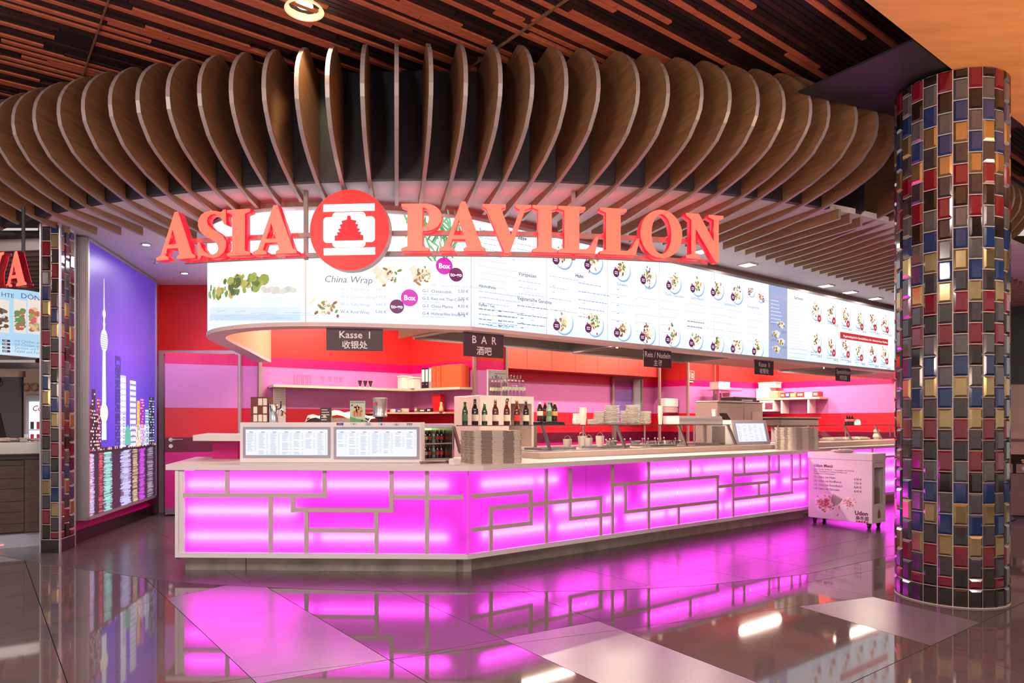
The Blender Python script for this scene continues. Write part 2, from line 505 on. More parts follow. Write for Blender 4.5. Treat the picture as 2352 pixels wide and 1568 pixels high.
# ================================================================== FIN CANOPY
canopy = thing('slatted_canopy', 'huge curved canopy of brown wooden fins above the food counter', 'canopy', (0, 0, 0))
prof = [(.10, ZS - .02), (0, 3.995), (-.06, 3.965), (-.16, 3.887), (-.235, 3.81), (-.275, 3.75), (-.305, 3.69), (-.32, 3.625), (-.322, 3.56), (-.305, 3.48), (-.265, 3.42), (-.17, 3.326), (-.08, 3.28), (0, 3.25), (.12, 3.21), (.235, 3.185), (.40, 3.15), (.56, 3.125), (.8, 3.105), (1.05, 3.09), (1.4, 3.08)]
tipline = [(-6.5, 6.2), (-4.6, 6.6), (-4.04, 7.34), (-3.18, 7.02), (-2.5, 6.2), (-1.8, 5.88), (-.9, 5.95), (0, 6.25), (.724, 6.94), (1.19, 7.09), (1.54, 7.19), (2.27, 7.39), uv(9, -.39), uv(14, -.39)]


def tan_at(px):
    t = [(-500, .34), (0, .16), (241, .07), (912, -.165), (1413, -.345), (2000, -.43), (3200, -.5)]
    for (a, x), (b, y) in zip(t, t[1:]):
        if px <= b: return x + (y - x) * (px - a) / (b - a)
    return -.5


def fin_place(bpx):                            # fin whose front edge is seen at bpx: top point and direction on the circle
    tn = tan_at(bpx); d = Vector((tn, 1)).normalized(); best = None
    for i in range(-900, 1400):
        ph = i * .001; T = Vector((RC.x + RT * math.sin(ph), RC.y - RT * math.cos(ph))); F = T - d * .322
        if F.y < 1: continue
        e = abs(1176 + 1600 * F.x / F.y - bpx)
        if best is None or e < best[0]: best = (e, T, d, ph)
    return best[1:]


def tip_s(T, d):
    best = 2.4
    for p, q in zip(tipline, tipline[1:]):
        p, q = Vector(p), Vector(q); e = q - p; den = d.x * -e.y + d.y * e.x
        if abs(den) < 1e-6: continue
        r = p - T; s_ = (r.x * -e.y + r.y * e.x) / den; t = (d.x * r.y - d.y * r.x) / den
        if 0 <= t <= 1 and s_ > .3: best = min(best, s_) if best != 2.4 else s_
    return best


def make_fin(T, d, s_end, curved=True, s_start=.4, name='fin'):
    th = .015; nrm = Vector((d.y, -d.x)) * th
    if curved:
        low = [p for p in prof if p[0] < s_end - .02]
        last = [p for p in prof if p[0] <= s_end][-1]
        zend = 3.08 if s_end > 1.4 else None
        if zend is None:
            for (a, za), (b_, zb) in zip(prof[-10:], prof[-9:]):
                if a <= s_end <= b_: zend = za + (zb - za) * (s_end - a) / (b_ - a)
        low = low + [(s_end, zend or last[1])]
        outline = low + [(s_end, ZC), (.42, ZC), (.42, ZS - .02)]
        nl = len(low)
    else:
        outline = [(s_start, ZC), (s_start, 3.08), (s_end, 3.08), (s_end, ZC)]; nl = 3
    n = len(outline); P = lambda s_, z, k: (T.x + d.x * s_ + nrm.x * k, T.y + d.y * s_ + nrm.y * k, z)
    b = MB(); vs = [P(s_, z, 1) for s_, z in outline] + [P(s_, z, -1) for s_, z in outline]
    b.add(vs, [tuple(range(n)), tuple(reversed(range(n, 2 * n)))], 0)
    b.add(vs, [(i, n + i, n + (i + 1) % n, (i + 1) % n) for i in range(n)], 1)
    return b.obj(name, [FINW, FINE], canopy)


bell = [-300, -245, -190, -150, -105, -60, -15, 30, 78, 135, 190, 253, 315, 385, 457, 530, 605, 680, 752, 833, 911, 990, 1069, 1150, 1224, 1302, 1376, 1467, 1536, 1612, 1676, 1741, 1800, 1863, 1905, 1968, 2015, 2063]
for bp_ in bell:
    T, d, ph = fin_place(bp_)
    se = tip_s(T, d)
    if bp_ < 60: se = max(.46, min(se, (6.85 - T.y) / d.y))
    make_fin(T, d, se)
lastT, lastd, lastph = T, d, ph
tn = tan_at(2063); Tp = T
for k in range(34):                            # flat slats running on behind the column
    tn -= .004; dd = Vector((tn, 1)).normalized()
    Tp = Tp + U * .205
    make_fin(Tp, dd, tip_s(Tp, dd), curved=(3 <= k < 16), s_start=.36 if k < 3 else .4, name='slat' if not 3 <= k < 16 else 'fin')
b = MB()                                       # dark drum the fins are fixed to
full = [(RC.x + (RT - .42) * math.sin(t), RC.y - (RT - .42) * math.cos(t)) for t in [-.72 + i * .04 for i in range(30)]]
n = len(full)
out2 = [(RC.x + (RT - .47) * math.sin(t), RC.y - (RT - .47) * math.cos(t)) for t in [-.72 + i * .04 for i in range(30)]]
for i in range(n - 1):
    b.prism([full[i], full[i + 1], out2[i + 1], out2[i]], ZC - .005, ZS)
b.obj('drum', DRUM, canopy)
b = MB(); p0 = Vector((gx(1893, 6.7), 6.7)); q0 = Vector((gx(1985, 6.35), 6.35)); b.prism([tuple(p0), tuple(q0), tuple(q0 + Vector((.1, .5))), tuple(p0 + Vector((.1, .5)))], 3.175, 3.55)
b.obj('end_box', mat('end_box_dark', (40, 36, 44), .5), canopy)

# ================================================================== TILED COLUMNS
TILES = [mat('tile_red', (104, 14, 30), .1, coat=.6, noise=.12, nscale=30), mat('tile_black', (36, 26, 24), .1, .25, coat=.6, noise=.3, nscale=20), mat('tile_grey', (78, 74, 76), .12, .1, coat=.6, noise=.1, nscale=30), mat('tile_gold', (176, 152, 108), .14, .85, noise=.12, nscale=12), mat('tile_blue', (26, 46, 88), .1, coat=.6, noise=.12, nscale=30), mat('tile_smoke', (60, 54, 58), .1, .3, coat=.6, noise=.2, nscale=18)]
SEQ = [1, 0, 5, 3, 4, 2]                       # black, red, smoke, gold, blue, grey from the floor up
TWD, THT, GR = .0921, .1435, .0065


def pillow(w, h, m, name='tile'):              # glazed tile with wide bevelled rim, face towards -y
    b = MB(); k = .013; x, z = w / 2 - GR / 2, h - GR / 2; z0 = GR / 2; dp = .014
    vs = [(-x, 0, z0), (x, 0, z0), (x, 0, z), (-x, 0, z), (-x, -.004, z0), (x, -.004, z0), (x, -.004, z), (-x, -.004, z), (-x + k, -dp, z0 + k), (x - k, -dp, z0 + k), (x - k, -dp, z - k), (-x + k, -dp, z - k)]
    fs = [(8, 9, 10, 11), (4, 5, 9, 8), (5, 6, 10, 9), (6, 7, 11, 10), (7, 4, 8, 11), (0, 1, 5, 4), (1, 2, 6, 5), (2, 3, 7, 6), (3, 0, 4, 7)]
    return b.add(vs, fs, 0)


_PM = {}


def tile_mesh(w, h, k):
    key = (round(w, 4), round(h, 4), k)
    if key not in _PM:
        o = pillow(w, h, None).obj('tile', TILES[k]); _PM[key] = o.data; bpy.data.objects.remove(o)
    return _PM[key]


CC = Vector((3.16, 5.02)); CR = .352; ZT = 3.64
col = thing('tiled_column', 'round column clad in glossy red, blue, gold and grey bevelled tiles', 'column', (CC.x, CC.y, 0))
b = MB(); b.lathe([(CR - .012, 0), (CR - .012, ZT)], 48); b.obj('core', GROUT, col, smooth=True)
b = MB(); b.lathe([(CR + .003, 0), (CR + .003, .006)], 48); b.obj('floor_joint', GROUT, col)
tocam = math.atan2(-CC.y, -CC.x); N = 24; stuff = MB(); placed = 0
order = sorted(range(N), key=lambda k: abs(((k * 2 * PI / N + .5 * 2 * PI / N - tocam + PI) % (2 * PI)) - PI))
for rank, k in enumerate(order):
    al = (k + .5) * 2 * PI / N; w_ = 2 * (CR - .012) * math.tan(PI / N)
    z = .128; row = 0; half = k % 2
    items = [(0, .128, 'base')]
    if half: items.append((z, THT / 2, 0)); z += THT / 2; row = 2
    while z < ZT - .01:
        h = min(THT, ZT - z); items.append((z, h, SEQ[row % 6])); z += h; row += 1
    for (z, h, kk) in items:
        rot = al + PI / 2
        if rank < 11 and placed < 296:
            me = tile_mesh(w_, h, 1 if kk == 'base' else kk)
            o = link('tile' if kk != 'base' else 'base_tile', me, col, ((CR - .012) * math.cos(al), (CR - .012) * math.sin(al), z), rot); placed += 1
        else:
            p = pillow(w_, h, None); R = Matrix.Rotation(rot, 3, 'Z'); off = Vector(((CR - .012) * math.cos(al), (CR - .012) * math.sin(al), z))
            stuff.add([R @ Vector(v) + off for v in p.v], p.f, 1 if kk == 'base' else kk)
o = stuff.obj('rear_tiling', TILES, col); o['kind'] = 'stuff'

# square pillar at the left, two tiled faces
lp = thing('tiled_pillar', 'slim square pillar with glossy coloured tiles between shops, steel corner edges', 'pillar', (0, 0, 0))
A0, A1 = Vector((-4.53, 6.69)), Vector((-4.345, 6.69)); A2 = Vector((-4.39, 7.0))
b = MB(); b.prism([(A0.x, A0.y + .012), (A1.x - .012, A1.y + .012), (A2.x - .012, A2.y), (A0.x - .05, 7.0)], 0, ZC); b.obj('core', GROUT, lp)
for fi, (p, q, nc) in enumerate(((A0, A1, 2), (A1, A2, 3))):
    d = q - p; L = d.length; d.normalize(); w_ = (L - .016) / nc; rot = math.atan2(d.y, d.x); nn = Vector((d.y, -d.x))
    for c_ in range(nc):
        pos = p + d * (.008 + w_ * (c_ + .5)) - nn * .012
        z, row = .125, 0
        odd = (c_ + fi) % 2
        if odd: me = tile_mesh(w_, THT / 2, 0); link('tile', me, lp, (pos.x, pos.y, z), rot); z += THT / 2; row = 2
        while z < 3.12:
            h = min(THT, 3.15 - z); link('tile', tile_mesh(w_, h, SEQ[row % 6]), lp, (pos.x, pos.y, z), rot); z += h; row += 1
    b = MB(); c_ = p - nn * .012; e_ = q - nn * .012
    b.prism([tuple(p + d * .004), tuple(q - d * .004), tuple(e_ - d * .004), tuple(c_ + d * .004)], .002, .122); b.obj('base_tile', TILES[1], lp)
for p in (A0, A1): b = MB(); b.box(p.x - .006, p.x + .006, p.y - .003, p.y + .02, 0, ZC); b.obj('corner_strip', ALU, lp)

# ================================================================== SHOP WALLS
def wall(name, p, q, z0, z1, m, th=.08, label=None, left=True):
    p, q = Vector(p), Vector(q); d = (q - p).normalized(); n = Vector((-d.y, d.x)) * th * (1 if left else -1)
    pts = [tuple(p), tuple(q), tuple(q + n), tuple(p + n)]
    if area2(pts) < 0: pts.reverse()
    b = MB(); b.prism(pts, z0, z1); return struct(b.obj(name, m), label)


WL0, WL1 = (-4.47, 7.0), (-4.92, 9.72)
wall('wall_left', WL0, WL1, .13, ZC, STRIPE, label='left wall in magenta laminate behind the light box')
wall('baseboard_left', (WL0[0] + .008, WL0[1]), (WL1[0] + .008, WL1[1]), 0, .13, mat('skirting_black', (30, 22, 24), .25), .088, 'black skirting under the light box')
wall('trim_3', (-4.41, 6.995), (-4.42, 7.06), 0, ZC, ALU, .06, 'aluminium corner strip beside the pillar')
YD = 9.72
wall('wall_back', (-5.0, YD), (-3.55, YD), 0, ZC, STRIPE, label='striped back wall with the service door')
A_, B_, C_ = (-3.55, 9.8), uv(2.37, 5.07), uv(2.65, 3.70)
wall('wall_bar', A_, B_, 0, ZC, STRIPE, label='striped wall behind the bar shelves')
wall('wall_bar_side', B_, C_, 0, ZC, STRIPE, left=True, label='striped side wall of the bar niche')
wall('wall_pillar', C_, uv(3.25, 3.7), 0, ZC, STRIPE, .5, label='striped pillar between bar and kitchen')
wall('wall_kitchen', uv(3.2, 5.5), uv(8.81, 5.5), 0, ZC, STRIPE, label='striped kitchen back wall')
wall('wall_kitchen_end', uv(8.81, 5.58), uv(8.85, 4.63), 0, ZC, STRIPE, label='striped kitchen end wall')
wall('wall_corner', uv(8.85, 4.63), uv(9.83, 4.63), 0, ZC, STRIPE, .5, label='striped pillar with the red hose sign')
wall('wall_right_back', uv(9.83, 4.5), uv(11.5, 4.42), 0, ZC, STRIPE, label='striped back wall of the second kitchen')
wall('wall_right', uv(11.5, 4.45), uv(11.5, -1.5), 0, ZC, STRIPE, label='striped end wall of the second kitchen')
for i, q in enumerate([(gx(597, 9.72), 9.72), C_, uv(3.25, 3.7), uv(8.36, 4.95), uv(8.87, 4.6), uv(9.83, 4.6)]):
    b = MB(); b.box(-.022, .022, -.022, .022, 0, ZC); o = b.obj('trim_%d' % (4 + i), mat('post_grey', (160, 138, 132), .45, .3)); o.location = (*q, 0); o.rotation_euler = (0, 0, ANG); struct(o, 'steel edge post of a striped wall')

# service door, standing a little open
dl = MB(); hx, hy = gx(546, YD - .06), YD - .06; ex, ey = gx(379, 9.3), 9.3
door = thing('door_1', 'pink and red striped service door beside the light box', 'door', (0, 0, 0), kind='structure')
p, q = Vector((ex, ey)), Vector((hx, hy)); d = (q - p).normalized(); n = Vector((-d.y, d.x)) * .045
dl.prism([tuple(p), tuple(q), tuple(q + n), tuple(p + n)], .105, 2.19); dl.obj('door_leaf', STRIPE, door)
b = MB(); b.prism([tuple(p - n * .02), tuple(q - n * .02), tuple(q + n), tuple(p + n)], .02, .105); b.obj('kick_plate', mat('kick_grey', (122, 96, 120), .4), door)
hp = p + d * .07 - n.normalized() * .0
b = MB(); hn = -n.normalized()
b.tube([(hp.x, hp.y, 1.02), (hp.x + hn.x * .05, hp.y + hn.y * .05, 1.02), (hp.x + hn.x * .055 + d.x * .02, hp.y + hn.y * .055 + d.y * .02, 1.02), (hp.x + hn.x * .055 + d.x * .15, hp.y + hn.y * .055 + d.y * .15, 1.02)], .011); b.obj('door_handle', CHROME, door, smooth=True)
for z in (1.02, .935):
    b = MB(); b.tube([(hp.x, hp.y, z), (hp.x + hn.x * .012, hp.y + hn.y * .012, z)], .026, 16); b.obj('door_rose', CHROME, door)
fr = mat('door_frame_grey', (186, 168, 176), .4, .3)
for x in (gx(374, YD) - .0, gx(549, YD)):
    b = MB(); b.box(x - .035, x + .035, YD - .05, YD + .02, 0, 2.2); b.obj('door_frame', fr, door)
b = MB(); b.box(gx(374, YD) - .035, gx(549, YD) + .035, YD - .05, YD + .02, 2.2, 2.25); b.obj('door_frame', fr, door)

# ================================================================== NIGHT SKYLINE LIGHT BOX
LB0, LB1 = Vector((-4.361, 7.15)), Vector((-4.80, 9.40)); LBd = (LB1 - LB0).normalized(); LBn = Vector((LBd.y, -LBd.x)); LBL = (LB1 - LB0).length
LZ0, LZ1 = .2445, 3.15


def lb(px, py):
    k = (px - 1176) / 1600; s_ = (k * LB0.y - LB0.x) / (LBd.x - k * LBd.y); Y = LB0.y + s_ * LBd.y
    return s_, zat(py, Y)


lbx = thing('light_box', 'tall wall light box showing a purple night skyline with a spired tower', 'light box', (0, 0, 0))
fr_lb = lambda a, b, off: (LB0.x + LBd.x * a + LBn.x * off, LB0.y + LBd.y * a + LBn.y * off, b)
bk = -.155
b = MB(); q = [LB0, LB1, LB1 + LBn * bk, LB0 + LBn * bk]; b.prism([tuple(p) for p in q], LZ0, LZ1); b.obj('housing', ALU, lbx)
for k in range(8):                                # ribbed aluminium end face
    p = LB0 + LBn * (bk * (k + .5) / 8); b = MB(); e = LBn * .006
    b.prism([tuple(p - e - LBd * .006), tuple(p + e - LBd * .006), tuple(p + e), tuple(p - e)], LZ0, LZ1); b.obj('rib', ALU, lbx)
for (a0, a1, b0, b1) in ((0, LBL, LZ0, LZ0 + .03), (0, .03, LZ0, LZ1), (LBL - .03, LBL, LZ0, LZ1), (0, LBL, LZ1 - .03, LZ1)):
    b = MB(); b.add([fr_lb(a, z, o_) for o_ in (0, .012) for a, z in ((a0, b0), (a1, b0), (a1, b1), (a0, b1))], [(3, 2, 1, 0), (4, 5, 6, 7), (0, 1, 5, 4), (1, 2, 6, 5), (2, 3, 7, 6), (3, 0, 4, 7)]); b.obj('frame_rail', ALU, lbx)
pr = Print(fr_lb); P2 = lambda L: [lb(*p) for p in L]
a0, a1 = .03, LBL - .03
zw = .98; ztop = LZ1 - .03
mix = lambda c, d, t: tuple(int(x + (y - x) * t) for x, y in zip(c, d))
for i in range(36):
    t0, t1 = i / 36, (i + 1) / 36; z0, z1 = zw + (ztop - zw) * t0, zw + (ztop - zw) * t1
    c = mix((88, 70, 232), (140, 84, 236), t0 * 2) if t0 < .5 else mix((140, 84, 236), (78, 40, 170), (t0 - .5) * 2)
    for j in range(20):
        e = abs(j / 3.33 - 2.4) / 4; pr.rect(a0 + (a1 - a0) * j / 20, a0 + (a1 - a0) * (j + 1) / 20, z0, z1, mix(c, (64, 40, 140), e * .6), 0)
for i in range(8):
    z0, z1 = LZ0 + .03 + (zw - LZ0 - .03) * i / 8, LZ0 + .03 + (zw - LZ0 - .03) * (i + 1) / 8
    pr.rect(a0, a1, z0, z1, mix((58, 18, 52), (36, 22, 58), i / 8), 0)
A = lambda px: lb(px, 900)[0]


def Zl(px, py): return lb(px, py)[1]


def bld(px0, px1, pyt, body, wins, density=.6, stripes=False, base=1012):
    x0, x1 = A(px0), A(px1); z0, z1 = zw - .02, Zl((px0 + px1) / 2, pyt); pr.rect(x0, x1, z0, z1, body, 1)
    rows = max(3, int((z1 - z0) / .034))
    for r in range(rows):
        za = z0 + (z1 - z0) * (r + .25) / rows; zb = za + (z1 - z0) / rows * .5
        if stripes: pr.rect(x0 + .006, x1 - .006, za, zb, wins[r % len(wins)], 2)
        else:
            cols = max(2, int((x1 - x0) / .035))
            for c_ in range(cols):
                if random.random() < density:
                    xa = x0 + (x1 - x0) * (c_ + .2) / cols; pr.rect(xa, xa + (x1 - x0) / cols * .55, za, zb, random.choice(wins), 2)


WW = [(255, 250, 240), (250, 240, 200), (220, 235, 255)]
bld(202, 211, 930, (70, 20, 60), [(255, 120, 120), (255, 255, 255)], .5); bld(210, 219, 893, (60, 24, 50), WW, .35); bld(213, 232, 948, (24, 16, 36), WW, .5)
bld(222, 231, 915, (150, 40, 90), [(255, 150, 200), (255, 240, 230)], .6)
bld(282, 289, 945, (60, 60, 150), WW, .7); bld(264, 277, 818, (62, 44, 150), [(120, 110, 220)], .4); pr.rect(A(266), A(274.5), Zl(270, 838), Zl(270, 828), (110, 80, 235), 3)
bld(275.5, 289, 862, (238, 244, 255), [(255, 255, 255), (190, 205, 250)], stripes=True); bld(298, 312, 874, (215, 222, 245), [(255, 255, 252), (120, 120, 190)], stripes=True)
bld(314, 321, 920, (230, 190, 90), [(255, 235, 150), (190, 130, 60)], .7); bld(322, 331, 915, (160, 40, 170), [(255, 90, 220), (255, 240, 255)], .7)
bld(333, 341, 940, (120, 150, 200), [(240, 250, 255), (150, 200, 230)], stripes=True); bld(342, 354, 912, (36, 40, 80), [(190, 240, 220), (255, 255, 255)], .6)
pr.shape([(A(286), zw), (A(300), zw), (A(299), zw + .17), (A(293), zw + .25), (A(287), zw + .17)], (90, 190, 170), 3)
bld(301, 342, 975, (225, 220, 235), [(120, 110, 150), (255, 255, 255)], .8)
tx = A(238.5)                                      # television tower: shaft, bulbs, spire
ts = (A(245) - A(233)) / 12
for (py0, py1, w0, w1, c) in ((1010, 790, 5.5, 3.2, (228, 245, 250)), (790, 735, 3, 1.8, (250, 250, 255)), (735, 640, 1.6, .5, (255, 255, 255))):
    z0, z1 = Zl(239, py0), Zl(239, py1); pr.shape([(tx - w0 * ts, z0), (tx + w0 * ts, z0), (tx + w1 * ts, z1), (tx - w1 * ts, z1)], c, 3)
for (py, rx, ry, c) in ((782, 8.5, 26, (230, 238, 250)), (948, 9, 22, (250, 245, 225)), (721, 3.6, 10, (255, 250, 240)), (745, 3, 6, (240, 225, 250))):
    pr.disc(tx, Zl(239, py), rx * ts, c, 4, ry=ry / 1600 * 7.7)
for k in range(7): z = Zl(239, 770 + k * 5); pr.rect(tx - 8 * ts, tx + 8 * ts, z, z + .006, (140, 150, 170), 5)
for k in range(60):
    x = random.uniform(a0, a1 - .02); pr.rect(x, x + .018, zw - .03, zw - .03 + random.uniform(.01, .035), random.choice(WW + [(255, 160, 90), (255, 90, 130)]), 4)
pr.rect(a0, a1, zw - .05, zw - .028, (20, 14, 28), 3)
for (p0, p1, c, dens) in ((202, 216, (215, 205, 255), .8), (203, 209, (255, 90, 120), .4), (226, 236, (210, 60, 80), .6), (238, 257, (150, 240, 225), .8), (277, 300, (200, 205, 255), .85), (304, 316, (205, 185, 140), .6), (319, 332, (205, 50, 235), .75), (338, 351, (150, 150, 165), .5)):
    x0, x1 = A(p0), A(p1); pr.rect(x0, x1, LZ0 + .035, zw - .06, mix(c, (58, 18, 52), .62), 1, 1)
    for r in range(84):
        z = LZ0 + .035 + (zw - .09 - LZ0) * r / 84
        if random.random() < dens + .15:
            m_ = random.uniform(-.1, .32) * (x1 - x0); pr.rect(x0 + m_, x1 - random.uniform(-.1, .32) * (x1 - x0), z, z + .0082, mix(mix(c, (58, 18, 52), random.uniform(0, .35)), (255, 255, 255), random.uniform(0, .25)), 2)
pr.obj('skyline_print', print_mat('skyline_backlit', 1.1), lbx, attr=True)

# ================================================================== MENU BOARD
BC = Vector((-.367, 6.25)); BEND = 10.2
bpath = [(-3.47, 9.55), (-3.41, 9.11), (-3.23, 8.19), (-3.11, 7.48), (-3.03, 7.02), (-2.96, 6.76), (-2.84, 6.53), (-2.66, 6.32), (-2.38, 6.12), (-2.08, 6.01), (-1.769, 5.975), (-1.4, 6.01), (-1.048, 6.085), (-.7, 6.165), tuple(BC), tuple(BC + U * BEND)]


def smooth(path, i0, i1):                         # one pass of corner cutting on path[i0:i1]
    out = list(path[:i0 + 1])
    for a, b_ in zip(path[i0:i1], path[i0 + 1:i1 + 1]):
        a, b_ = Vector(a), Vector(b_); out += [tuple(a * .75 + b_ * .25), tuple(a * .25 + b_ * .75)]
    return out + list(path[i1:])


bpath = smooth(bpath, 0, 13); bpath = [Vector(p) for p in bpath]
blen = [0]
for a, b_ in zip(bpath, bpath[1:]): blen.append(blen[-1] + (b_ - a).length)
bnor = []
for i in range(len(bpath)):
    d = Vector((0, 0))
    if i > 0: d += (bpath[i] - bpath[i - 1]).normalized()
    if i < len(bpath) - 1: d += (bpath[i + 1] - bpath[i]).normalized()
    d.normalize(); bnor.append(Vector((d.y, -d.x)))
SC = blen[-2]                                     # arc length at the corner
BZ0, BZ1 = 2.11, 3.07


def bpt(s_, z, off):
    for i in range(len(bpath) - 1):
        if s_ <= blen[i + 1] or i == len(bpath) - 2:
            t = (s_ - blen[i]) / (blen[i + 1] - blen[i]); p = bpath[i].lerp(bpath[i + 1], t); n = bnor[i].lerp(bnor[i + 1], t)
            if i == len(bpath) - 2: n = Vector((U.y, -U.x))
            return (p.x + n.x * off, p.y + n.y * off, z)


def bp(px, py=None):
    k = (px - 1176) / 1600; best = None
    for i in range(len(bpath) - 1):
        p, q = bpath[i], bpath[i + 1]; e = q - p; den = e.x - k * e.y
        if abs(den) < 1e-9: continue
        t = (k * p.y - p.x) / den
        if -1e-6 <= t <= 1 + 1e-6:
            Y = p.y + e.y * t
            if best is None or Y < best[1]: best = (blen[i] + t * (blen[i + 1] - blen[i]), Y)
    return (best[0], zat(py, best[1])) if py is not None else best[0]


board = thing('menu_board', 'long white backlit menu board with dish pictures wrapping round over the counter', 'menu board', (0, 0, 0))


def strip(name, s0, s1, o0, o1, z0, z1, m):
    ss = [s0] + [x for x in blen if s0 + .01 < x < s1 - .01] + [s1]; b = MB(); vs = []
    for s_ in ss: vs += [bpt(s_, z0, o0), bpt(s_, z0, o1), bpt(s_, z1, o1), bpt(s_, z1, o0)]
    fs = [(0, 1, 2, 3), tuple(4 * (len(ss) - 1) + i for i in (3, 2, 1, 0))]
    for i in range(len(ss) - 1):
        for j in range(4): fs.append((4 * i + j, 4 * i + 4 + j, 4 * i + 4 + (j + 1) % 4, 4 * i + (j + 1) % 4))
    b.add(vs, fs); return b.obj(name, m, board)


SE = blen[-1]
RIM = mat('board_rim', (214, 190, 188), .4)
strip('bottom_rail', 0, SC, -.16, .012, BZ0 - .035, BZ0, RIM); strip('bottom_rail', SC, SE, -.16, .012, BZ0 - .035, BZ0, RIM)
strip('top_rail', 0, SC, -.16, .012, BZ1, BZ1 + .03, ALU); strip('top_rail', SC, SE, -.16, .012, BZ1, BZ1 + .03, ALU)
strip('back_shell', 0, SC, -.16, -.13, BZ0, BZ1, mat('shell_peach', (226, 170, 140), .45)); strip('back_shell', SC, SE, -.16, -.13, BZ0, BZ1, RIM)
BPM = print_mat('menu_backlit', 1.14)
W0, W1, W2 = (250, 252, 255), (246, 251, 255), (226, 241, 253)
seams = [0, bp(702), SC, bp(1255), bp(1395), bp(1514), bp(1640), bp(1766), bp(1808), bp(1925), SE]
panels = []
for i, (s0, s1) in enumerate(zip(seams, seams[1:])):
    p = Print(bpt); g = .003; grey_ = i == 7
    ss = [s0 + g] + [x for x in blen if s0 + .02 < x < s1 - .02] + [s1 - g]
    zz = [BZ0 + .05 * q for q in range(13)] + [BZ1]; cc = [mix((226, 239, 251), (252, 254, 255), min(1, (q / 9) ** .7)) for q in range(13)]
    if grey_: cc = [(158, 170, 210)] * 13
    for a, b_ in zip(ss, ss[1:]):
        for z0, z1, c in zip(zz, zz[1:], cc): p.rect(a, b_, z0, z1, c, 0)
    panels.append(p); p.breaks = blen
    if i == 0: p.step = .0014


def pan_at(s_):
    for i, (a, b_) in enumerate(zip(seams, seams[1:])):
        if s_ < b_: return panels[i]
    return panels[-1]


FOOD = [(196, 150, 90), (150, 96, 52), (220, 196, 140), (110, 70, 40), (232, 214, 170), (96, 140, 60), (176, 116, 62)]


def plate(px, py, r=.122, badge=(92, 18, 78), bpos=(-.085, -.045), pal=FOOD, rice=True, n=26):
    s_, z = bp(px, py); p = pan_at(s_)
    p.disc(s_ + r * .06, z - r * .1, r * 1.03, (140, 174, 208), 1, 28); p.disc(s_, z, r, (228, 238, 248), 2, 28); p.disc(s_, z, r * .82, (250, 252, 254), 3, 24)
    if rice: p.disc(s_ + r * .25, z + r * .1, r * .42, (244, 236, 216), 4, 14, wob=.12)
    for k in range(n):
        p.disc(s_ + random.gauss(-.12, .26) * r, z + random.gauss(.05, .34) * r, r * random.uniform(.08, .2), random.choice(pal), 5 + k % 3, 8, ry=r * random.uniform(.05, .12), rot=random.uniform(0, 3))
    x, y = s_ + bpos[0] * r / .105, z + bpos[1] * r / .105
    p.disc(x, y, .037 * r / .105 + .004, badge, 9, 20); p.disc(x - .012, y + .048, .013, mix(badge, (255, 120, 220), .5), 9, 12)
    for k in (-1, 1): p.rect(x - .024, x + .024, y + k * .009 - .004, y + k * .009 + .004, (245, 235, 245), 10)


for (px, py) in ((1293, 588), (1364, 600), (1429, 618), (1490, 635), (1548, 648), (1602, 655), (1648, 664), (1693, 675)): plate(px, py)
plate(1726, 668, .075, pal=[(120, 130, 90), (180, 170, 130), (230, 220, 190)]); plate(1747, 682, .072, pal=[(206, 84, 44), (190, 60, 30), (226, 120, 70)], bpos=(.075, -.055))
for (px, py) in ((1294.5, 738), (1366, 744), (1430.6, 755), (1488, 765), (1546, 771), (1599, 779), (1648, 788), (1693, 793), (1741, 799)): plate(px, py)
SOUP = [(214, 186, 140), (190, 150, 100), (235, 215, 180)]
for i, (px, py) in enumerate(((1874, 712), (1908, 718), (1941, 726), (1973, 733), (2004, 735), (2032, 741), (1874, 784), (1908, 792), (1941, 796), (1972, 804), (2003, 808), (2031, 813))):
    plate(px, py, .14, (190, 40, 60), (.06, -.085), pal=FOOD[:4] + [(170, 60, 40)] if i % 3 else FOOD[3:], n=22)
def btxt(px, py, body, size, col=(70, 80, 110), bold=0, **k):
    s_, z = bp(px, py); pan_at(s_).text(body, s_, z, size, col, 6, bold, **k)


def bars(px, py, n, length, pitch, col=(176, 190, 214), th=.007, price=True):     # lines of print too small to read
    s_, z = bp(px, py)
    for k in range(n):
        p = pan_at(s_); L = length * random.uniform(.55, 1); x = s_
        while x < s_ + L: d_ = random.uniform(.02, .055); p.rect(x, min(x + d_, s_ + L), z - k * pitch, z - k * pitch + th, col, 5); x += d_ + .009
        if price: p.rect(s_ + length * 1.12, s_ + length * 1.12 + .035, z - k * pitch, z - k * pitch + th, col, 5)


GB, DB = (96, 116, 150), (52, 70, 110)
btxt(744, 648, 'China Wrap', .082, (120, 124, 136), 0, shear=.22)
for k, (t_, pr_, c) in enumerate((('W-1. Tofu Wrap', '3,60 €', (190, 198, 214)), ('W-2. Chicken Wrap', '3,90 €', (180, 190, 208)), ('W-3. Tofu Wrap', '3,60 €', (160, 172, 196)), ('W-4. Rind Wrap', '5,00 €', GB))):
    btxt(782, 667 + 17.3 * k, t_, .036, c); btxt(862, 667 + 17.3 * k, pr_, .036, c)
for k, (t_, pr_) in enumerate((('G-1. Chinanudeln', '2,50 €'), ('G-2. Reis mit Thai-Curry', '3,00 €'), ('G-3. China Pfanne', '4,50 €'), ('G-4. Hühnerfilet knusprig', '4,50 €'))):
    btxt(970, 671 + 17.2 * k, t_, .037, GB, .01); btxt(1051, 671.5 + 17.2 * k, pr_, .037, GB, .01); bars(970, 676 + 17.2 * k, 1, .22, .03, th=.005, price=False)
btxt(991, 657, 'Die ... gesund nach zum Mitnehmen', .034, (170, 180, 196), 0, shear=.22)
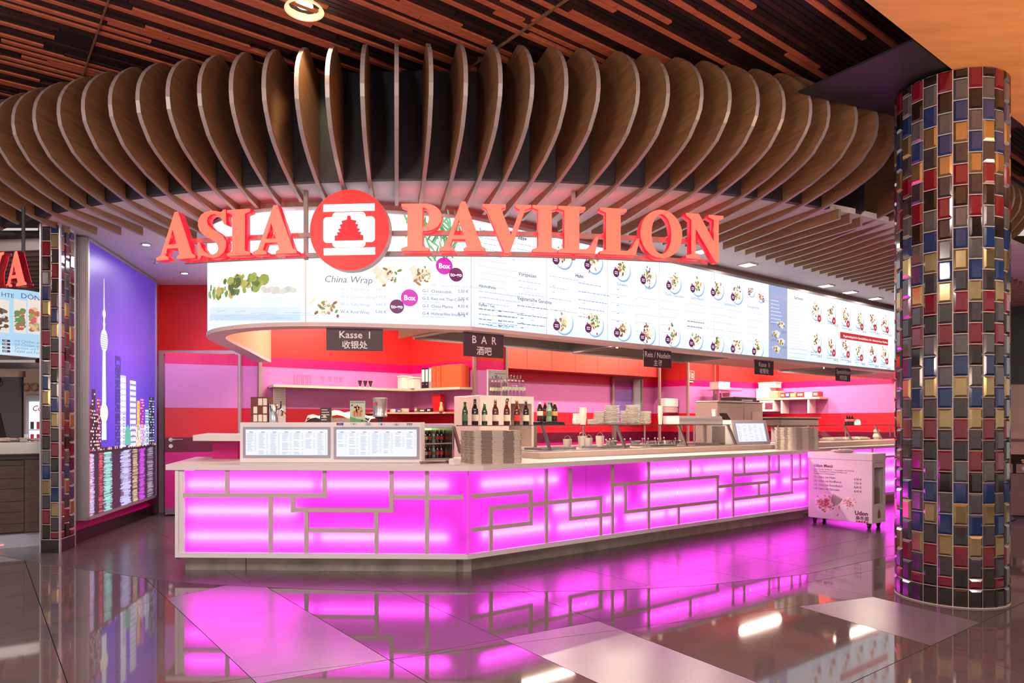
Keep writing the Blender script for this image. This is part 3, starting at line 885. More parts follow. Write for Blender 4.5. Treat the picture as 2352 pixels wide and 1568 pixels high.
for (px, py, r, c, t_, sz) in ((1020, 611, .075, (206, 34, 176), 'Box', .062), (1047, 631, .062, (98, 20, 88), 'to-go', .047), (940.5, 684, .075, (206, 34, 176), 'Box', .062), (911.5, 704, .062, (98, 20, 88), 'to-go', .047)):
    s_, z = bp(px, py); p = pan_at(s_); lay = 8 if t_ == 'Box' else 10; p.disc(s_, z, r, c, lay, 28); p.text(t_, s_, z - sz * .34, sz, (255, 250, 255), lay + 1, .03, 'CENTER')
for (px, py, rx, rot, cl) in ((745, 708, .13, -.35, 1), (885, 634, .12, -.4, 1), (965, 632, .10, .3, 0)):          # wraps
    s_, z = bp(px, py); p = pan_at(s_)
    p.shape([(s_ - rx, z + .05), (s_ - rx * .2, z - .07), (s_ + rx * .4, z - .02), (s_ - rx * .6, z + .09)], (232, 222, 200), 2)
    for k in range(44): p.disc(s_ + random.gauss(.03, .04), z + random.gauss(0, .03), random.uniform(.014, .03), random.choice([(224, 206, 170), (240, 230, 210), (236, 222, 190), (170, 120, 70), (238, 226, 200), (130, 90, 56), (110, 150, 90), (250, 244, 226)]), 3 + k % 4, 9, ry=.012, rot=random.uniform(0, 3))
p = panels[0]                                     # lake shore with trees, hills and water
for k in range(60):
    t = random.random(); px = 478 + 130 * t; base = 700 - 32 * t ** .6 - 4
    s_, z = bp(px, base - random.uniform(2, 26 + 14 * math.sin(t * 3.1))); p.disc(s_, z, random.uniform(.02, .05), random.choice([(108, 140, 44), (140, 160, 60), (84, 116, 40), (166, 170, 84), (190, 170, 96), (70, 96, 44)]), 3 + k % 5, 9, wob=.2)
for k in range(24): s_, z = bp(606 + 3 * k, 668 + random.uniform(-6, 3)); p.disc(s_, z, .03, random.choice([(206, 206, 196), (190, 196, 200), (222, 214, 202)]), 2, 8, ry=.02)
for k in range(16):
    q0, q1 = bp(482 + 13 * k), bp(495 + 13 * k); yb = 706 - 34 * (k / 16) ** .5
    for j, (ya, yc, c) in enumerate(((yb, 706, (226, 238, 250)), (706, 722, (210, 226, 246)), (722, 736, (192, 214, 242)))):
        z0, z1 = bp(488 + 13 * k, max(yc, yb + 2))[1], bp(488 + 13 * k, max(ya, yb))[1]
        if z1 > z0: p.rect(q0, q1, z0, z1, c, 2)
for k in range(11): s_, z = bp(500 + 19 * k, 716 + random.uniform(0, 18)); p.rect(s_, s_ + .16, z, z + .004, (170, 196, 226), 3)
for (bx, by, n_) in ((1010, 520, 22), (1040, 545, 20), (965, 520, 14), (1000, 570, 12)):                       # bamboo leaves
    for k in range(n_):
        s_, z = bp(bx + random.uniform(-38, 38), by + random.uniform(-24, 24)); an = random.uniform(-2.4, -.6)
        pan_at(s_).disc(s_, z, .075, random.choice([(70, 168, 96), (40, 140, 76), (110, 190, 130)]), 2 + k % 3, 8, ry=.009, rot=an)
btxt(1100, 532, 'Suppe', .05, GB, .02); btxt(1188, 548, 'Suppe', .045, DB, .03); btxt(1190, 632, 'Vorspeisen', .05, DB, .01); btxt(1187, 688, 'Vegetarische Gerichte', .048, DB, .01); btxt(1321, 636, 'Huhn', .05, DB, .03)
bars(1100, 545, 4, .34, .05); bars(1099, 596, 7, .5, .058, (206, 216, 232)); btxt(1099, 659, 'Alkoholfreies', .036, GB, .02); bars(1099, 669, 5, .55, .052); btxt(1099, 702, 'Kaffee / Tee', .036, GB, .02); bars(1099, 710, 4, .2, .045, GB); bars(1143, 714, 4, .24, .045, GB); bars(1120, 741, 2, .4, .03, (120, 170, 220), .006, False)
bars(1187, 560, 3, .38, .05); bars(1190, 645, 3, .38, .06); bars(1187, 702, 4, .42, .085, GB); bars(1262, 634, 4, .4, .11); bars(1328, 650, 5, .5, .085, (120, 150, 200))
for px, py, t_ in ((1416, 655, 'Schwein'), (1481, 664, 'Ente'), (1528, 678, 'Fisch / Garnelen'), (1587, 686, 'Lammfleisch'), (1662, 700, 'Spezialitäten'), (1716, 706, 'Fischgerichte')): btxt(px, py, t_, .05, (120, 160, 200), .01)
for k, px in enumerate((1403, 1464, 1520, 1578, 1632, 1668, 1718)): bars(px, 676 + 7 * k, 4 if k % 2 else 5, .34, .09, (190, 206, 228))
bars(1578, 738, 2, .5, .06, (120, 130, 150), .012, False)
s_, z = bp(1769, 676); panels[7].text('China Wrap', s_ + .02, z - .03, .075, (200, 170, 205), 4, 0, shear=.2); bars(1770, 690, 7, .3, .048, (220, 226, 240), .012, False)
for k, (px, py) in enumerate(((1793, 747), (1782, 768), (1793, 786), (1782, 803))):
    s_, z = bp(px, py); panels[7].shape([(s_ - .1, z + .03), (s_ + .05, z - .05), (s_ + .11, z + .03), (s_ + .02, z + .06)], (230, 222, 206), 3)
    for j in range(9): panels[7].disc(s_ + random.gauss(-.02, .04), z + random.gauss(0, .02), .016, random.choice(FOOD), 4 + j % 3, 8)
    s2, z2 = bp(1770 + (24 if k % 2 else 0), py - 3); panels[7].text('3,90 €', s2, z2, .05, (90, 100, 150), 4)
s0_, z0_ = bp(1929, 771); s1_, z1_ = bp(2039, 786)
for i in range(8, 10):
    a, b_ = max(s0_, seams[i]), min(s1_, seams[i + 1])
    if b_ > a: panels[i].rect(a, b_, 2.50, 2.60, (196, 40, 44), 6)
s2, _ = bp(1936, 772); panels[9].text('Regionaltypische Spezialitäten der chinesischen Küche', s2, 2.532, .046, (255, 236, 236), 7, .02, sx=1.45)
btxt(1823, 686, 'Getränke', .06, DB, .01); bars(1812, 694, 16, .42, .043, (200, 212, 230)); bars(1812, 800, 3, .5, .06, (170, 186, 210))
for i, (px, py) in enumerate(((1900, 741), (1932, 751), (1965, 756), (1996, 760), (2025, 764), (1862, 812), (1899, 820), (1930, 824), (1963, 830), (1994, 835), (2022, 840))):
    bars(px, py - 3, 2, .22, .035, (120, 140, 170), .009, False); btxt(px + 14, py + 8, '7,00 €', .05, GB, .02)
for i, p in enumerate(panels): p.obj('menu_panel', BPM, board, attr=True)
# fascia above the board and the little lamps on its top
strip('fascia', 1.9, SE, -.10, -.08, BZ1 + .03, ZC, mat('fascia_taupe', (190, 162, 150), .5))
# bulkhead and stainless hoods behind the board
BH = mat('bulkhead_beige', (224, 178, 158), .5)
for i, (u0, u1) in enumerate(((.22, 4.9), (4.9, 11.4))):
    b = MB(); b.prism([uv(u0, .52), uv(u1, .52), uv(u1, 1.36), uv(u0, 1.36)], 2.62, ZC); struct(b.obj('trim_%d' % (10 + i), BH), 'beige bulkhead behind the menu board')
for i, (u0, u1, v0) in enumerate(((.24, 2.42, 1.33), (2.52, 4.66, 1.45), (7.35, 9.15, 1.55))):
    t = thing('extractor_hood', ('stainless extractor hood over the bar end of the kitchen', 'stainless extractor hood behind the rice and noodle sign', 'stainless extractor hood behind the second till sign')[i], 'hood', uv((u0 + u1) / 2, v0, 2.10), ANG, 'kitchen hoods')
    L = u1 - u0; b = MB(); b.box(-L / 2, L / 2, .0, .03, 0, .515); b.box(-L / 2, -L / 2 + .03, -.75, 0, 0, .515); b.box(L / 2 - .03, L / 2, -.75, 0, 0, .515); b.obj('canopy', mat('hood_steel', (168, 172, 170), .35, .8), t)
    b = MB(); b.box(-L / 2 - .004, L / 2 + .004, -.02, -.004, -.012, .012); b.obj('drip_rail', STEEL, t)

for i, (u0, u1) in enumerate(((.215, .235), (4.67, 7.33), (9.17, 11.4))):
    b = MB(); b.prism([uv(u0, .52), uv(u1, .52), uv(u1, 1.6), uv(u0, 1.6)], 2.125, 2.62); struct(b.obj('trim_%d' % (12 + i), BH), 'beige bulkhead panel between the extractor hoods')

# ================================================================== SHOP SIGN LETTERS
def arcp(cx, cy, rx, ry, t0, t1, n=14): return [(cx + rx * math.cos(math.radians(t0 + (t1 - t0) * i / n)), cy + ry * math.sin(math.radians(t0 + (t1 - t0) * i / n))) for i in range(n + 1)]


def glyph(ch):                                    # bold serif capitals: outer outline then holes, cap height 1
    if ch == 'I': return [[(0, 0), (.56, 0), (.56, .045), (.43, .09), (.43, .91), (.56, .955), (.56, 1), (0, 1), (0, .955), (.13, .91), (.13, .09), (0, .045)]]
    if ch == 'A': return [[(0, 0), (.31, 0), (.31, .045), (.22, .08), (.275, .25), (.565, .25), (.62, .09), (.54, .045), (.54, 0), (1, 0), (1, .045), (.92, .09), (.56, 1.05), (.48, 1.05), (.12, .10), (0, .045)], [(.30, .325), (.42, .70), (.54, .325)]]
    if ch == 'V': return [[(0, 1), (0, .955), (.08, .91), (.46, -.04), (.54, -.04), (.87, .90), (1, .955), (1, 1), (.68, 1), (.68, .955), (.78, .90), (.585, .33), (.37, .91), (.47, .955), (.47, 1)]]
    if ch == 'L': return [[(0, 0), (.76, 0), (.84, .36), (.79, .36), (.68, .15), (.58, .075), (.43, .075), (.43, .91), (.56, .955), (.56, 1), (0, 1), (0, .955), (.13, .91), (.13, .09), (0, .045)]]
    if ch == 'N': return [[(0, 0), (.36, 0), (.36, .045), (.235, .09), (.235, .70), (.78, -.05), (.85, -.05), (.85, .90), (.98, .955), (.98, 1), (.60, 1), (.60, .955), (.74, .91), (.74, .38), (.33, 1), (0, 1), (0, .955), (.14, .87), (.14, .09), (0, .045)]]
    if ch == 'O': return [arcp(.5, .5, .5, .53, 0, 359, 40), arcp(.5, .5, .25, .45, 0, 359, 36)]
    if ch == 'P': return [[(0, 0), (.56, 0), (.56, .045), (.43, .09), (.43, .43)] + arcp(.50, .715, .33, .285, -90, 90, 16) + [(0, 1), (0, .955), (.13, .91), (.13, .09), (0, .045)], [(.43, .50)] + arcp(.45, .715, .13, .215, -90, 90, 12) + [(.43, .93)]]
    if ch == 'R': return [[(0, 0), (.56, 0), (.56, .045), (.43, .09), (.43, .46), (.50, .46), (.72, .06), (.80, 0), (1.0, 0), (1.0, .045), (.92, .09), (.68, .50)] + arcp(.52, .74, .30, .26, -60, 90, 14) + [(0, 1), (0, .955), (.13, .91), (.13, .09), (0, .045)], [(.43, .53)] + arcp(.45, .735, .13, .20, -90, 90, 10) + [(.43, .93)]]
    if ch == 'Y': return [[(.24, 0), (.76, 0), (.76, .045), (.64, .09), (.64, .42), (.89, .91), (1, .955), (1, 1), (.68, 1), (.68, .955), (.78, .91), (.60, .52), (.41, .91), (.51, .955), (.51, 1), (0, 1), (0, .955), (.1, .91), (.36, .42), (.36, .09), (.24, .045)]]
    if ch == 'S':
        tr = [(685, 320), (692, 452), (676, 446), (655, 402), (622, 364), (586, 347), (550, 351), (520, 375), (510, 410), (522, 450), (560, 488), (610, 520), (660, 560), (690, 612), (690, 660), (670, 705), (630, 740), (580, 753), (530, 746), (490, 729), (470, 723), (455, 735), (446, 755), (430, 753), (430, 606), (445, 610), (460, 650), (490, 695), (530, 722), (575, 728), (610, 710), (626, 675), (618, 637), (590, 602), (540, 570), (480, 530), (445, 490), (432, 440), (437, 395), (460, 355), (500, 330), (550, 322), (600, 328), (640, 341), (655, 335), (666, 321)]
        return [[((x - 430) / 435, (742 - y) / 415) for x, y in tr]]
    return []


def letter_mesh(ch, width, height, depth, name):
    cu = bpy.data.curves.new(name, 'CURVE'); cu.dimensions = '2D'; cu.fill_mode = 'BOTH'; cu.extrude = depth / 2; cu.bevel_depth = .004; cu.bevel_resolution = 0
    g = glyph(ch); xs = [p[0] for p in g[0]]; k = width / (max(xs) - min(xs)); x0 = min(xs)
    for pl in g:
        sp = cu.splines.new('POLY'); sp.points.add(len(pl) - 1); sp.use_cyclic_u = True
        for q, (x, y) in zip(sp.points, pl): q.co = ((x - x0) * k - width / 2, y * height, 0, 1)
    o = bpy.data.objects.new(name, cu); COL.objects.link(o)
    me = bpy.data.meshes.new_from_object(o.evaluated_get(bpy.context.evaluated_depsgraph_get())); bpy.data.objects.remove(o); bpy.data.curves.remove(cu)
    return me


def dress(me, face, side):                        # face material in front (+z of the glyph), side material elsewhere
    me.materials.clear(); me.materials.append(face); me.materials.append(side); me.materials.append(LB_)
    for p in me.polygons: p.material_index = 0 if p.normal.z > .6 else 2 if p.normal.z < -.6 else 1
    return me


LF = mat('letter_face', (255, 84, 62), .4, emit=1.15, ecol=(255, 106, 86)); LS = mat('letter_side', (150, 12, 34), .35, emit=1.6, ecol=(180, 10, 34))
LB_ = mat('letter_halo', (255, 40, 60), .4, emit=6, ecol=(255, 16, 50))
sgn = thing('shop_sign', 'large red lit serif letters reading ASIA PAVILLON with a round pagoda emblem', 'sign', (0, 0, 0))
SCt = Vector((-.62, 14.39)); SR = 8.79


def sarc(px, r=SR):
    k = (px - 1176) / 1600; a = k * k + 1; b_ = -2 * (k * SCt.x + SCt.y); c = SCt.x ** 2 + SCt.y ** 2 - r * r
    Y = (-b_ - math.sqrt(b_ * b_ - 4 * a * c)) / (2 * a); return Vector((k * Y, Y))


BASEZ, CAP = 2.622, .372
for ch, p0, p1 in (('A', 366, 456), ('S', 460, 527), ('I', 527, 581), ('A', 585, 687), ('P', 923, 1017), ('A', 1009, 1116), ('V', 1107, 1220), ('I', 1221, 1279), ('L', 1279, 1373), ('L', 1374, 1466), ('O', 1466, 1563), ('N', 1570, 1657)):
    a, b_ = sarc(p0), sarc(p1); c = (a + b_) / 2; w_ = (b_ - a).length; d = (b_ - a).normalized()
    me = dress(letter_mesh(ch, w_ - .012, CAP, .075, 'letter'), LF, LS)
    o = link('letter', me, sgn, (c.x, c.y, BASEZ)); o.rotation_euler = (PI / 2, 0, math.atan2(d.y, d.x))
RAIL = mat('rail_taupe', (150, 132, 128), .45, .3)
for z in (2.632, 2.80):
    ps = [sarc(p, SR - .09) for p in range(425, 1662, 40)]; b = MB(); ins = [sarc(p, SR - .13) for p in range(425, 1662, 40)]
    for i in range(len(ps) - 1): b.prism([tuple(ps[i]), tuple(ps[i + 1]), tuple(ins[i + 1]), tuple(ins[i])], z - .018, z + .018)
    b.obj('rail', RAIL, sgn)
for px in (703, 1317):
    p = sarc(px, SR - .11); b = MB(); b.box(p.x - .016, p.x + .016, p.y - .016, p.y + .016, 2.6, ZC + .0); b.obj('hanger_post', RAIL, sgn)
ec = sarc(802.5, SR + .05); e_n = (ec - SCt).normalized(); e_d = Vector((-e_n.y, e_n.x)); ez = 2.79; er = .325
fr_e = lambda a, b_, off: (ec.x + e_d.x * a + e_n.x * off, ec.y + e_d.y * a + e_n.y * off, ez + b_)
em = link('emblem', None, sgn); b = MB(); n = 48
b.add([fr_e(er * math.cos(2 * PI * i / n), er * math.sin(2 * PI * i / n), o_) for o_ in (-.09, .0) for i in range(n)], [tuple(reversed(range(n)))] + [(i, (i + 1) % n, n + (i + 1) % n, n + i) for i in range(n)] + [tuple(range(n, 2 * n))], 0)
b.m[-1] = 1
b.obj('disc', [mat('emblem_side', (214, 206, 212), .4), mat('emblem_red', (226, 36, 34), .4, emit=.92, ecol=(238, 40, 40))], em)
LW_ = mat('emblem_white', (255, 255, 255), .4, emit=1.2)


def eplate(poly, name, m, off=.0, th=.006):
    n = len(poly); b = MB(); b.add([fr_e(x, y, o_) for o_ in (off, off + th) for x, y in poly], [tuple(reversed(range(n))), tuple(range(n, 2 * n))] + [(i, (i + 1) % n, n + (i + 1) % n, n + i) for i in range(n)]); return b.obj(name, m, em)


def rrect(x0, x1, y0, y1, r): return arcp(x1 - r, y0 + r, r, r, -90, 0, 5) + arcp(x1 - r, y1 - r, r, r, 0, 90, 5) + arcp(x0 + r, y1 - r, r, r, 90, 180, 5) + arcp(x0 + r, y0 + r, r, r, 180, 270, 5)


k = 3.92 * 1600 / 5.54                              # emblem drawing: photo crop pixels to metres
ex = lambda x: (x - 1772) / k
ey = lambda y: (492 - y) / k
eplate([(ex(1532), ey(322)), (ex(2006), ey(322)), (ex(2006), ey(258)), (ex(1532), ey(258))], 'white_bar', LW_); eplate([(ex(1536), ey(718)), (ex(2010), ey(718)), (ex(2010), ey(654)), (ex(1536), ey(654))], 'white_bar', LW_)
eplate(rrect(ex(1532), ex(2008), ey(604), ey(374), .03), 'white_shape', LW_); eplate(rrect(ex(1617), ex(1922), ey(648), ey(332), .03), 'white_shape', LW_, .001)
half = [(1640, 590), (1640, 545), (1668, 540), (1660, 515), (1690, 512), (1668, 488), (1700, 478), (1690, 455), (1680, 448), (1712, 440), (1702, 412), (1752, 402), (1758, 366)]
pag = [(ex(x), ey(y)) for x, y in half]; pag = [(-x, y) for x, y in pag]; pag = pag + [(-x, y) for x, y in reversed(pag)]
pag = [(x, y) for x, y in pag]
if area2(pag) < 0: pag.reverse()
eplate(pag, 'pagoda', mat('pagoda_red', (212, 16, 30), .4, emit=.8), .008)

# ================================================================== HANGING SIGNS
for (p0, p1, y0, y1, l1, l2, along, lab) in (
        (747, 880, 748, 799, 'Kasse  I', '收银处', (-.9995, 0), 'plum sign reading Kasse I hanging under the curved board'),
        (1068.5, 1164, 753, 808, 'B  A  R', '酒吧', None, 'plum sign reading BAR hanging at the board corner'),
        (1486, 1549, 800, 840, 'Reis / Nudeln', '主餐', None, 'plum sign reading Reis / Nudeln under the board'),
        (1740, 1784, 827, 860, 'Kasse  II', '收银处', None, 'plum sign reading Kasse II under the board'),
        (1927, 1960, 846, 876, 'Spezialitäten', '特别菜', None, 'plum sign reading Spezialitäten, farthest under the board')):
    s0 = bp(p0); s1 = bp(p1); P0, P1 = Vector(bpt(s0, 0, -.05)[:2]), Vector(bpt(s1, 0, -.05)[:2]); c = (P0 + P1) / 2; d = (P1 - P0); w_ = d.length; d.normalize()
    h = (y1 - y0) / 1600 * c.y
    t = thing('hanging_sign', lab, 'sign', (c.x, c.y, BZ0 - .04 - h), math.atan2(d.y, d.x), 'plum hanging signs')
    b = MB(); b.bbox(-w_ / 2, w_ / 2, -.006, .006, 0, h, .002); b.obj('plate', SIGNG, t)
    b = MB(); b.box(-w_ / 2 * .8, -w_ / 2 * .8 + .012, -.003, .003, h, h + .02); b.box(w_ / 2 * .8 - .012, w_ / 2 * .8, -.003, .003, h, h + .02); b.obj('hanger', STEEL, t)
    p = Print(lambda a, b_, off: (a, -.006 - off, b_)); vs, _ = text_mesh(l1, .01, 'CENTER'); tw = max(v[0] for v in vs) - min(v[0] for v in vs)
    fill = .93 if len(l1) > 9 else .56 if 'Kasse' in l1 else .6
    k1 = fill * w_ / tw; hz = .45 * h; sx = min(1, k1 / hz)
    p.text(l1, 0, h * .56, min(hz, k1 * 1.6) if sx < 1 else hz, (236, 230, 232), 0, .01, 'CENTER', sx=k1 / (min(hz, k1 * 1.6) if sx < 1 else hz) if sx < 1 else 1)
    vs, _ = text_mesh(l2, .015, 'CENTER'); p.text(l2, 0, h * .12, .38 * h, (236, 230, 232), 0, .012, 'CENTER'); p.obj('lettering', PRINT0, t, attr=True)

# ================================================================== COUNTER
F0, F1 = Vector((-2.81, 5.82)), Vector((-.362, 5.74)); Fd = (F1 - F0).normalized(); Fn = Vector((Fd.y, -Fd.x)); FL = (F1 - F0).length
RL = 5.42; Rn = -V
PZ0, PZ1 = .168, .848


def fpt(px, py):                                    # on the front panel plane
    k = (px - 1176) / 1600; a = (k * F0.y - F0.x) / (Fd.x - k * Fd.y); return a, zat(py, F0.y + Fd.y * a)


def rpt(px, py):
    k = (px - 1176) / 1600; a = (k * F1.y - F1.x) / (U.x - k * U.y); return a, zat(py, F1.y + U.y * a)


def fr_f(a, z, off): return (F0.x + Fd.x * a + Fn.x * off, F0.y + Fd.y * a + Fn.y * off, z)
def fr_r(a, z, off): return (F1.x + U.x * a + Rn.x * off, F1.y + U.y * a + Rn.y * off, z)


def slab(fr, a0, a1, z0, z1, o0, o1, name, m, parent):
    b = MB(); b.add([fr(a, z, o_) for o_ in (o0, o1) for a, z in ((a0, z0), (a1, z0), (a1, z1), (a0, z1))], [(3, 2, 1, 0), (4, 5, 6, 7), (0, 1, 5, 4), (1, 2, 6, 5), (2, 3, 7, 6), (3, 0, 4, 7)])
    return b.obj(name, m, parent)


def sheet(fr, a0, a1, z0, z1, o_, name, parent):   # thin acrylic sheet
    b = MB(); b.add([fr(a0, z0, o_), fr(a1, z0, o_), fr(a1, z1, o_), fr(a0, z1, o_)], [(0, 1, 2, 3)]); return b.obj(name, ACR, parent)


ctr = thing('serving_counter', 'long angled serving counter with glowing magenta panels behind a beige lattice', 'counter', (0, 0, 0))
TUBE = bpy.data.materials.new('magenta_tube'); TUBE.use_nodes = True; _b = TUBE.node_tree.nodes['Principled BSDF']; _b.inputs['Base Color'].default_value = (1, .6, 1, 1); _b.inputs['Emission Color'].default_value = (1, .17, .88, 1); _b.inputs['Emission Strength'].default_value = 42
CAV = mat('cavity_grey', (44, 6, 40), .8)
slab(fr_f, 0, FL, .125, .163, -.3, .012, 'base_rail', WHITE, ctr); slab(fr_r, 0, RL, .125, .163, -.3, .012, 'base_rail', WHITE, ctr)
for a0, a1 in ((.03, .55), (.556, FL + .02)): slab(fr_f, a0, a1, .0, .125, -.32, -.10, 'kick_plate', STEELD, ctr)
slab(fr_r, -.02, RL, 0, .125, -.32, -.11, 'kick_plate', STEELD, ctr)
slab(fr_f, -.0, .028, .163, .852, -.35, .012, 'end_post', WHITE, ctr); slab(fr_f, .028, .072, .163, .852, -.2, .0, 'end_post', WHITE, ctr)
b = MB(); e_ = Vector((-3.17, 7.1)); b.prism([(e_.x, e_.y), (F0.x, F0.y + .0), (F0.x + .02, F0.y + .3), (e_.x + .04, e_.y)], 0.1, .852); b.obj('side_panel', WHITE, ctr)
sheet(fr_f, .074, FL, PZ0, PZ1, -.008, 'light_panel', ctr)
for i in range(4): a0 = RL * i / 4; sheet(fr_r, a0 + .0015, a0 + RL / 4 - .0015, PZ0, PZ1, -.008, 'light_panel', ctr)
for fr, L in ((fr_f, FL), (fr_r, RL)):
    slab(fr, .0, L, PZ0 - .03, PZ1 + .02, -.19, -.18, 'cavity_back', CAV, ctr)
b = MB(); b.tube([(F1.x, F1.y - .003, PZ0), (F1.x, F1.y - .003, PZ1)], .006, 6); b.obj('corner_strip', mat('corner_pink', (226, 150, 210), .4), ctr)


def tube(fr, a0, a1, z):
    b = MB(); b.tube([fr(a0, z, -.046), fr(a1, z, -.046)], .013, 8); b.obj('light_tube', TUBE, ctr)


for a0, a1, z in ((.10, 1.16, .735), (1.22, 2.28, .735), (.10, 1.02, .515), (.10, 1.16, .300), (1.22, 2.28, .300)): tube(fr_f, a0, a1, z)
for a0, a1, z in ((.14, .72, .735), (.76, 1.0, .735), (.14, .9, .31), (.95, 1.5, .47), (1.0, 1.75, .29), (1.62, 1.9, .50), (1.9, 2.5, .3), (2.2, 3.1, .735), (2.15, 3.0, .50), (2.55, 3.5, .3), (3.15, 3.75, .735), (3.0, 3.55, .5), (3.55, 4.4, .3), (3.8, 4.5, .735), (4.1, 4.6, .52), (4.45, 5.3, .3), (4.6, 5.3, .735), (4.75, 5.3, .52)): tube(fr_r, a0, a1, z)
cf = lambda x, y: fpt(380 + x / 3.136, 1020 + y / 3.136)
cr = lambda x, y: rpt(1050 + x / 2.767, 1020 + y / 2.767)
BW = .0175


def lbar(fr, p, q, flush=None):
    (a0, z0), (a1, z1) = p, q
    if abs(a1 - a0) > abs(z1 - z0): z = (z0 + z1) / 2; slab(fr, min(a0, a1) - .0, max(a0, a1) + .0, z - BW, z + BW, -.006, .010, 'lattice_bar', LATT, ctr)
    else: a = (a0 + a1) / 2; slab(fr, a - BW, a + BW, max(PZ0, min(z0, z1)), min(PZ1, max(z0, z1)), -.006, .0105, 'lattice_bar', LATT, ctr)


for x0, y0, x1, y1 in ((130, 367, 1164, 367), (447, 170, 447, 352), (1148, 170, 1148, 385), (760, 383, 760, 800), (920, 383, 920, 490), (905, 473, 1646, 473), (1630, 170, 1630, 490), (1646, 380, 2145, 380), (1885, 170, 1885, 800), (1017, 488, 1017, 800), (1033, 620, 1507, 620), (1522, 488, 1522, 800)): lbar(fr_f, cf(x0, y0), cf(x1, y1))
for x0, y0, x1, y1 in ((90, 330, 475, 300), (467, 290, 467, 515), (90, 545, 475, 500), (213, 395, 213, 690), (205, 407, 915, 340), (565, 155, 565, 640), (716, 150, 716, 485), (708, 477, 985, 440), (910, 330, 910, 590), (985, 130, 985, 580), (990, 258, 1662, 203), (1067, 252, 1067, 440), (1060, 432, 1650, 362), (1215, 110, 1215, 540), (1480, 100, 1480, 215), (1653, 195, 1653, 480), (1405, 390, 1405, 520), (1660, 268, 1980, 240), (1752, 80, 1752, 470), (1822, 80, 1822, 188), (1755, 195, 2050, 175), (1755, 350, 2132, 305), (1980, 70, 1980, 440), (2042, 70, 2042, 185), (2125, 60, 2125, 315), (1915, 252, 1915, 330), (2130, 225, 2240, 214), (2178, 60, 2178, 220)): lbar(fr_r, cr(x0, y0), cr(x1, y1))

wt = thing('worktop', 'thick white worktop slab with a chamfered corner on the serving counter', 'worktop', (0, 0, 0))
wp = [(-2.885, 5.80), (-.352, 5.66), (-.235, 5.69), uv(5.47, -.185), uv(5.47, 1.05), uv(1.0, 1.05), (-1.0, 6.72), (-3.06, 6.72)]
wp = wp[:-1] + [(-1.1, 6.72), (-3.2, 7.15)]; wp = [wp[0], wp[1], wp[2], wp[3], wp[4], wp[5], (-1.0, 6.75), (-2.3, 6.9), (-3.24, 7.15)]
b = MB(); b.prism(wp, .855, .899); b.obj('slab', SOLID, wt)
b = MB(); b.prism([uv(1.02, .28), uv(5.47, .28), uv(5.47, 1.0), uv(1.02, 1.0)], .899, .958); b.obj('raised_ledge', mat('ledge_steel', (206, 184, 172), .32, .35), wt)
b = MB(); b.prism([uv(1.1, .42), uv(5.4, .42), uv(5.4, .98), uv(1.1, .98)], .958, .968); b.obj('well_top', STEEL, wt)
b = MB(); b.prism([uv(.5, 1.02), uv(5.4, 1.02), uv(5.4, 1.05), uv(.5, 1.05)], 0, .855); b.obj('back_panel', STEEL, wt)

c2 = thing('rear_counter', 'set-back continuation of the magenta counter beyond the udon trolley', 'counter', (0, 0, 0))
fr2 = lambda a, z, off: (*uv(5.5 + a, .12 - off), z)
slab(fr2, 0, 5.5, .12, .16, -.3, .01, 'base_rail', WHITE, c2); slab(fr2, 0, 5.5, 0, .12, -.3, -.1, 'kick_plate', STEELD, c2); sheet(fr2, .0, 5.5, .163, .852, -.006, 'light_panel', c2); slab(fr2, 0, 5.5, .16, .86, -.19, -.18, 'cavity_back', CAV, c2)
for z in (.30, .52, .74):
    b = MB(); b.tube([fr2(.1, z, -.044), fr2(5.4, z, -.044)], .013, 8); b.obj('light_tube', TUBE, c2)
slab(fr2, 1.98, 2.02, .163, .852, -.004, .012, 'lattice_bar', LATT, c2); slab(fr2, 0, 5.5, .70, .735, -.004, .012, 'lattice_bar', LATT, c2)
b = MB(); b.prism([uv(5.48, .02), uv(11, .02), uv(11, .75), uv(5.48, .75)], .86, .90); b.obj('slab', SOLID, c2)
b = MB(); b.prism([uv(5.48, .25), uv(11, .25), uv(11, .74), uv(5.48, .74)], .90, .965); b.obj('raised_ledge', MATS['ledge_steel'], c2)

# raised shelf at the left end
rs = thing('raised_shelf', 'white raised shelf on a magenta block at the left counter end', 'shelf', (0, 0, 0))
x0 = gx(443, 6.55); b = MB(); b.prism([(x0, 6.55), (gx(556, 6.45), 6.45), (gx(556, 6.45) + .1, 7.3), (x0 - .45, 7.9)], 1.078, 1.13); b.obj('board', SOLID, rs)
b = MB(); b.prism([(gx(488, 6.75), 6.75), (gx(546, 6.7), 6.7), (gx(546, 6.7), 7.0), (gx(488, 6.75), 7.05)], .9, 1.078); b.obj('support_block', mat('magenta_laminate', (200, 16, 118), .4), rs)

# menu display unit with two screens
DY = 6.06; dl_, dr_ = gx(549, DY), gx(968, DY); dw = dr_ - dl_
du = thing('display_unit', 'wide white display unit with two lit drinks-menu screens on the counter', 'display', ((dl_ + dr_) / 2, DY, .9), math.radians(-1.2))
b = MB(); b.bbox(-dw / 2, dw / 2, 0, .22, 0, .352, .004); b.obj('cabinet', WHITE, du)


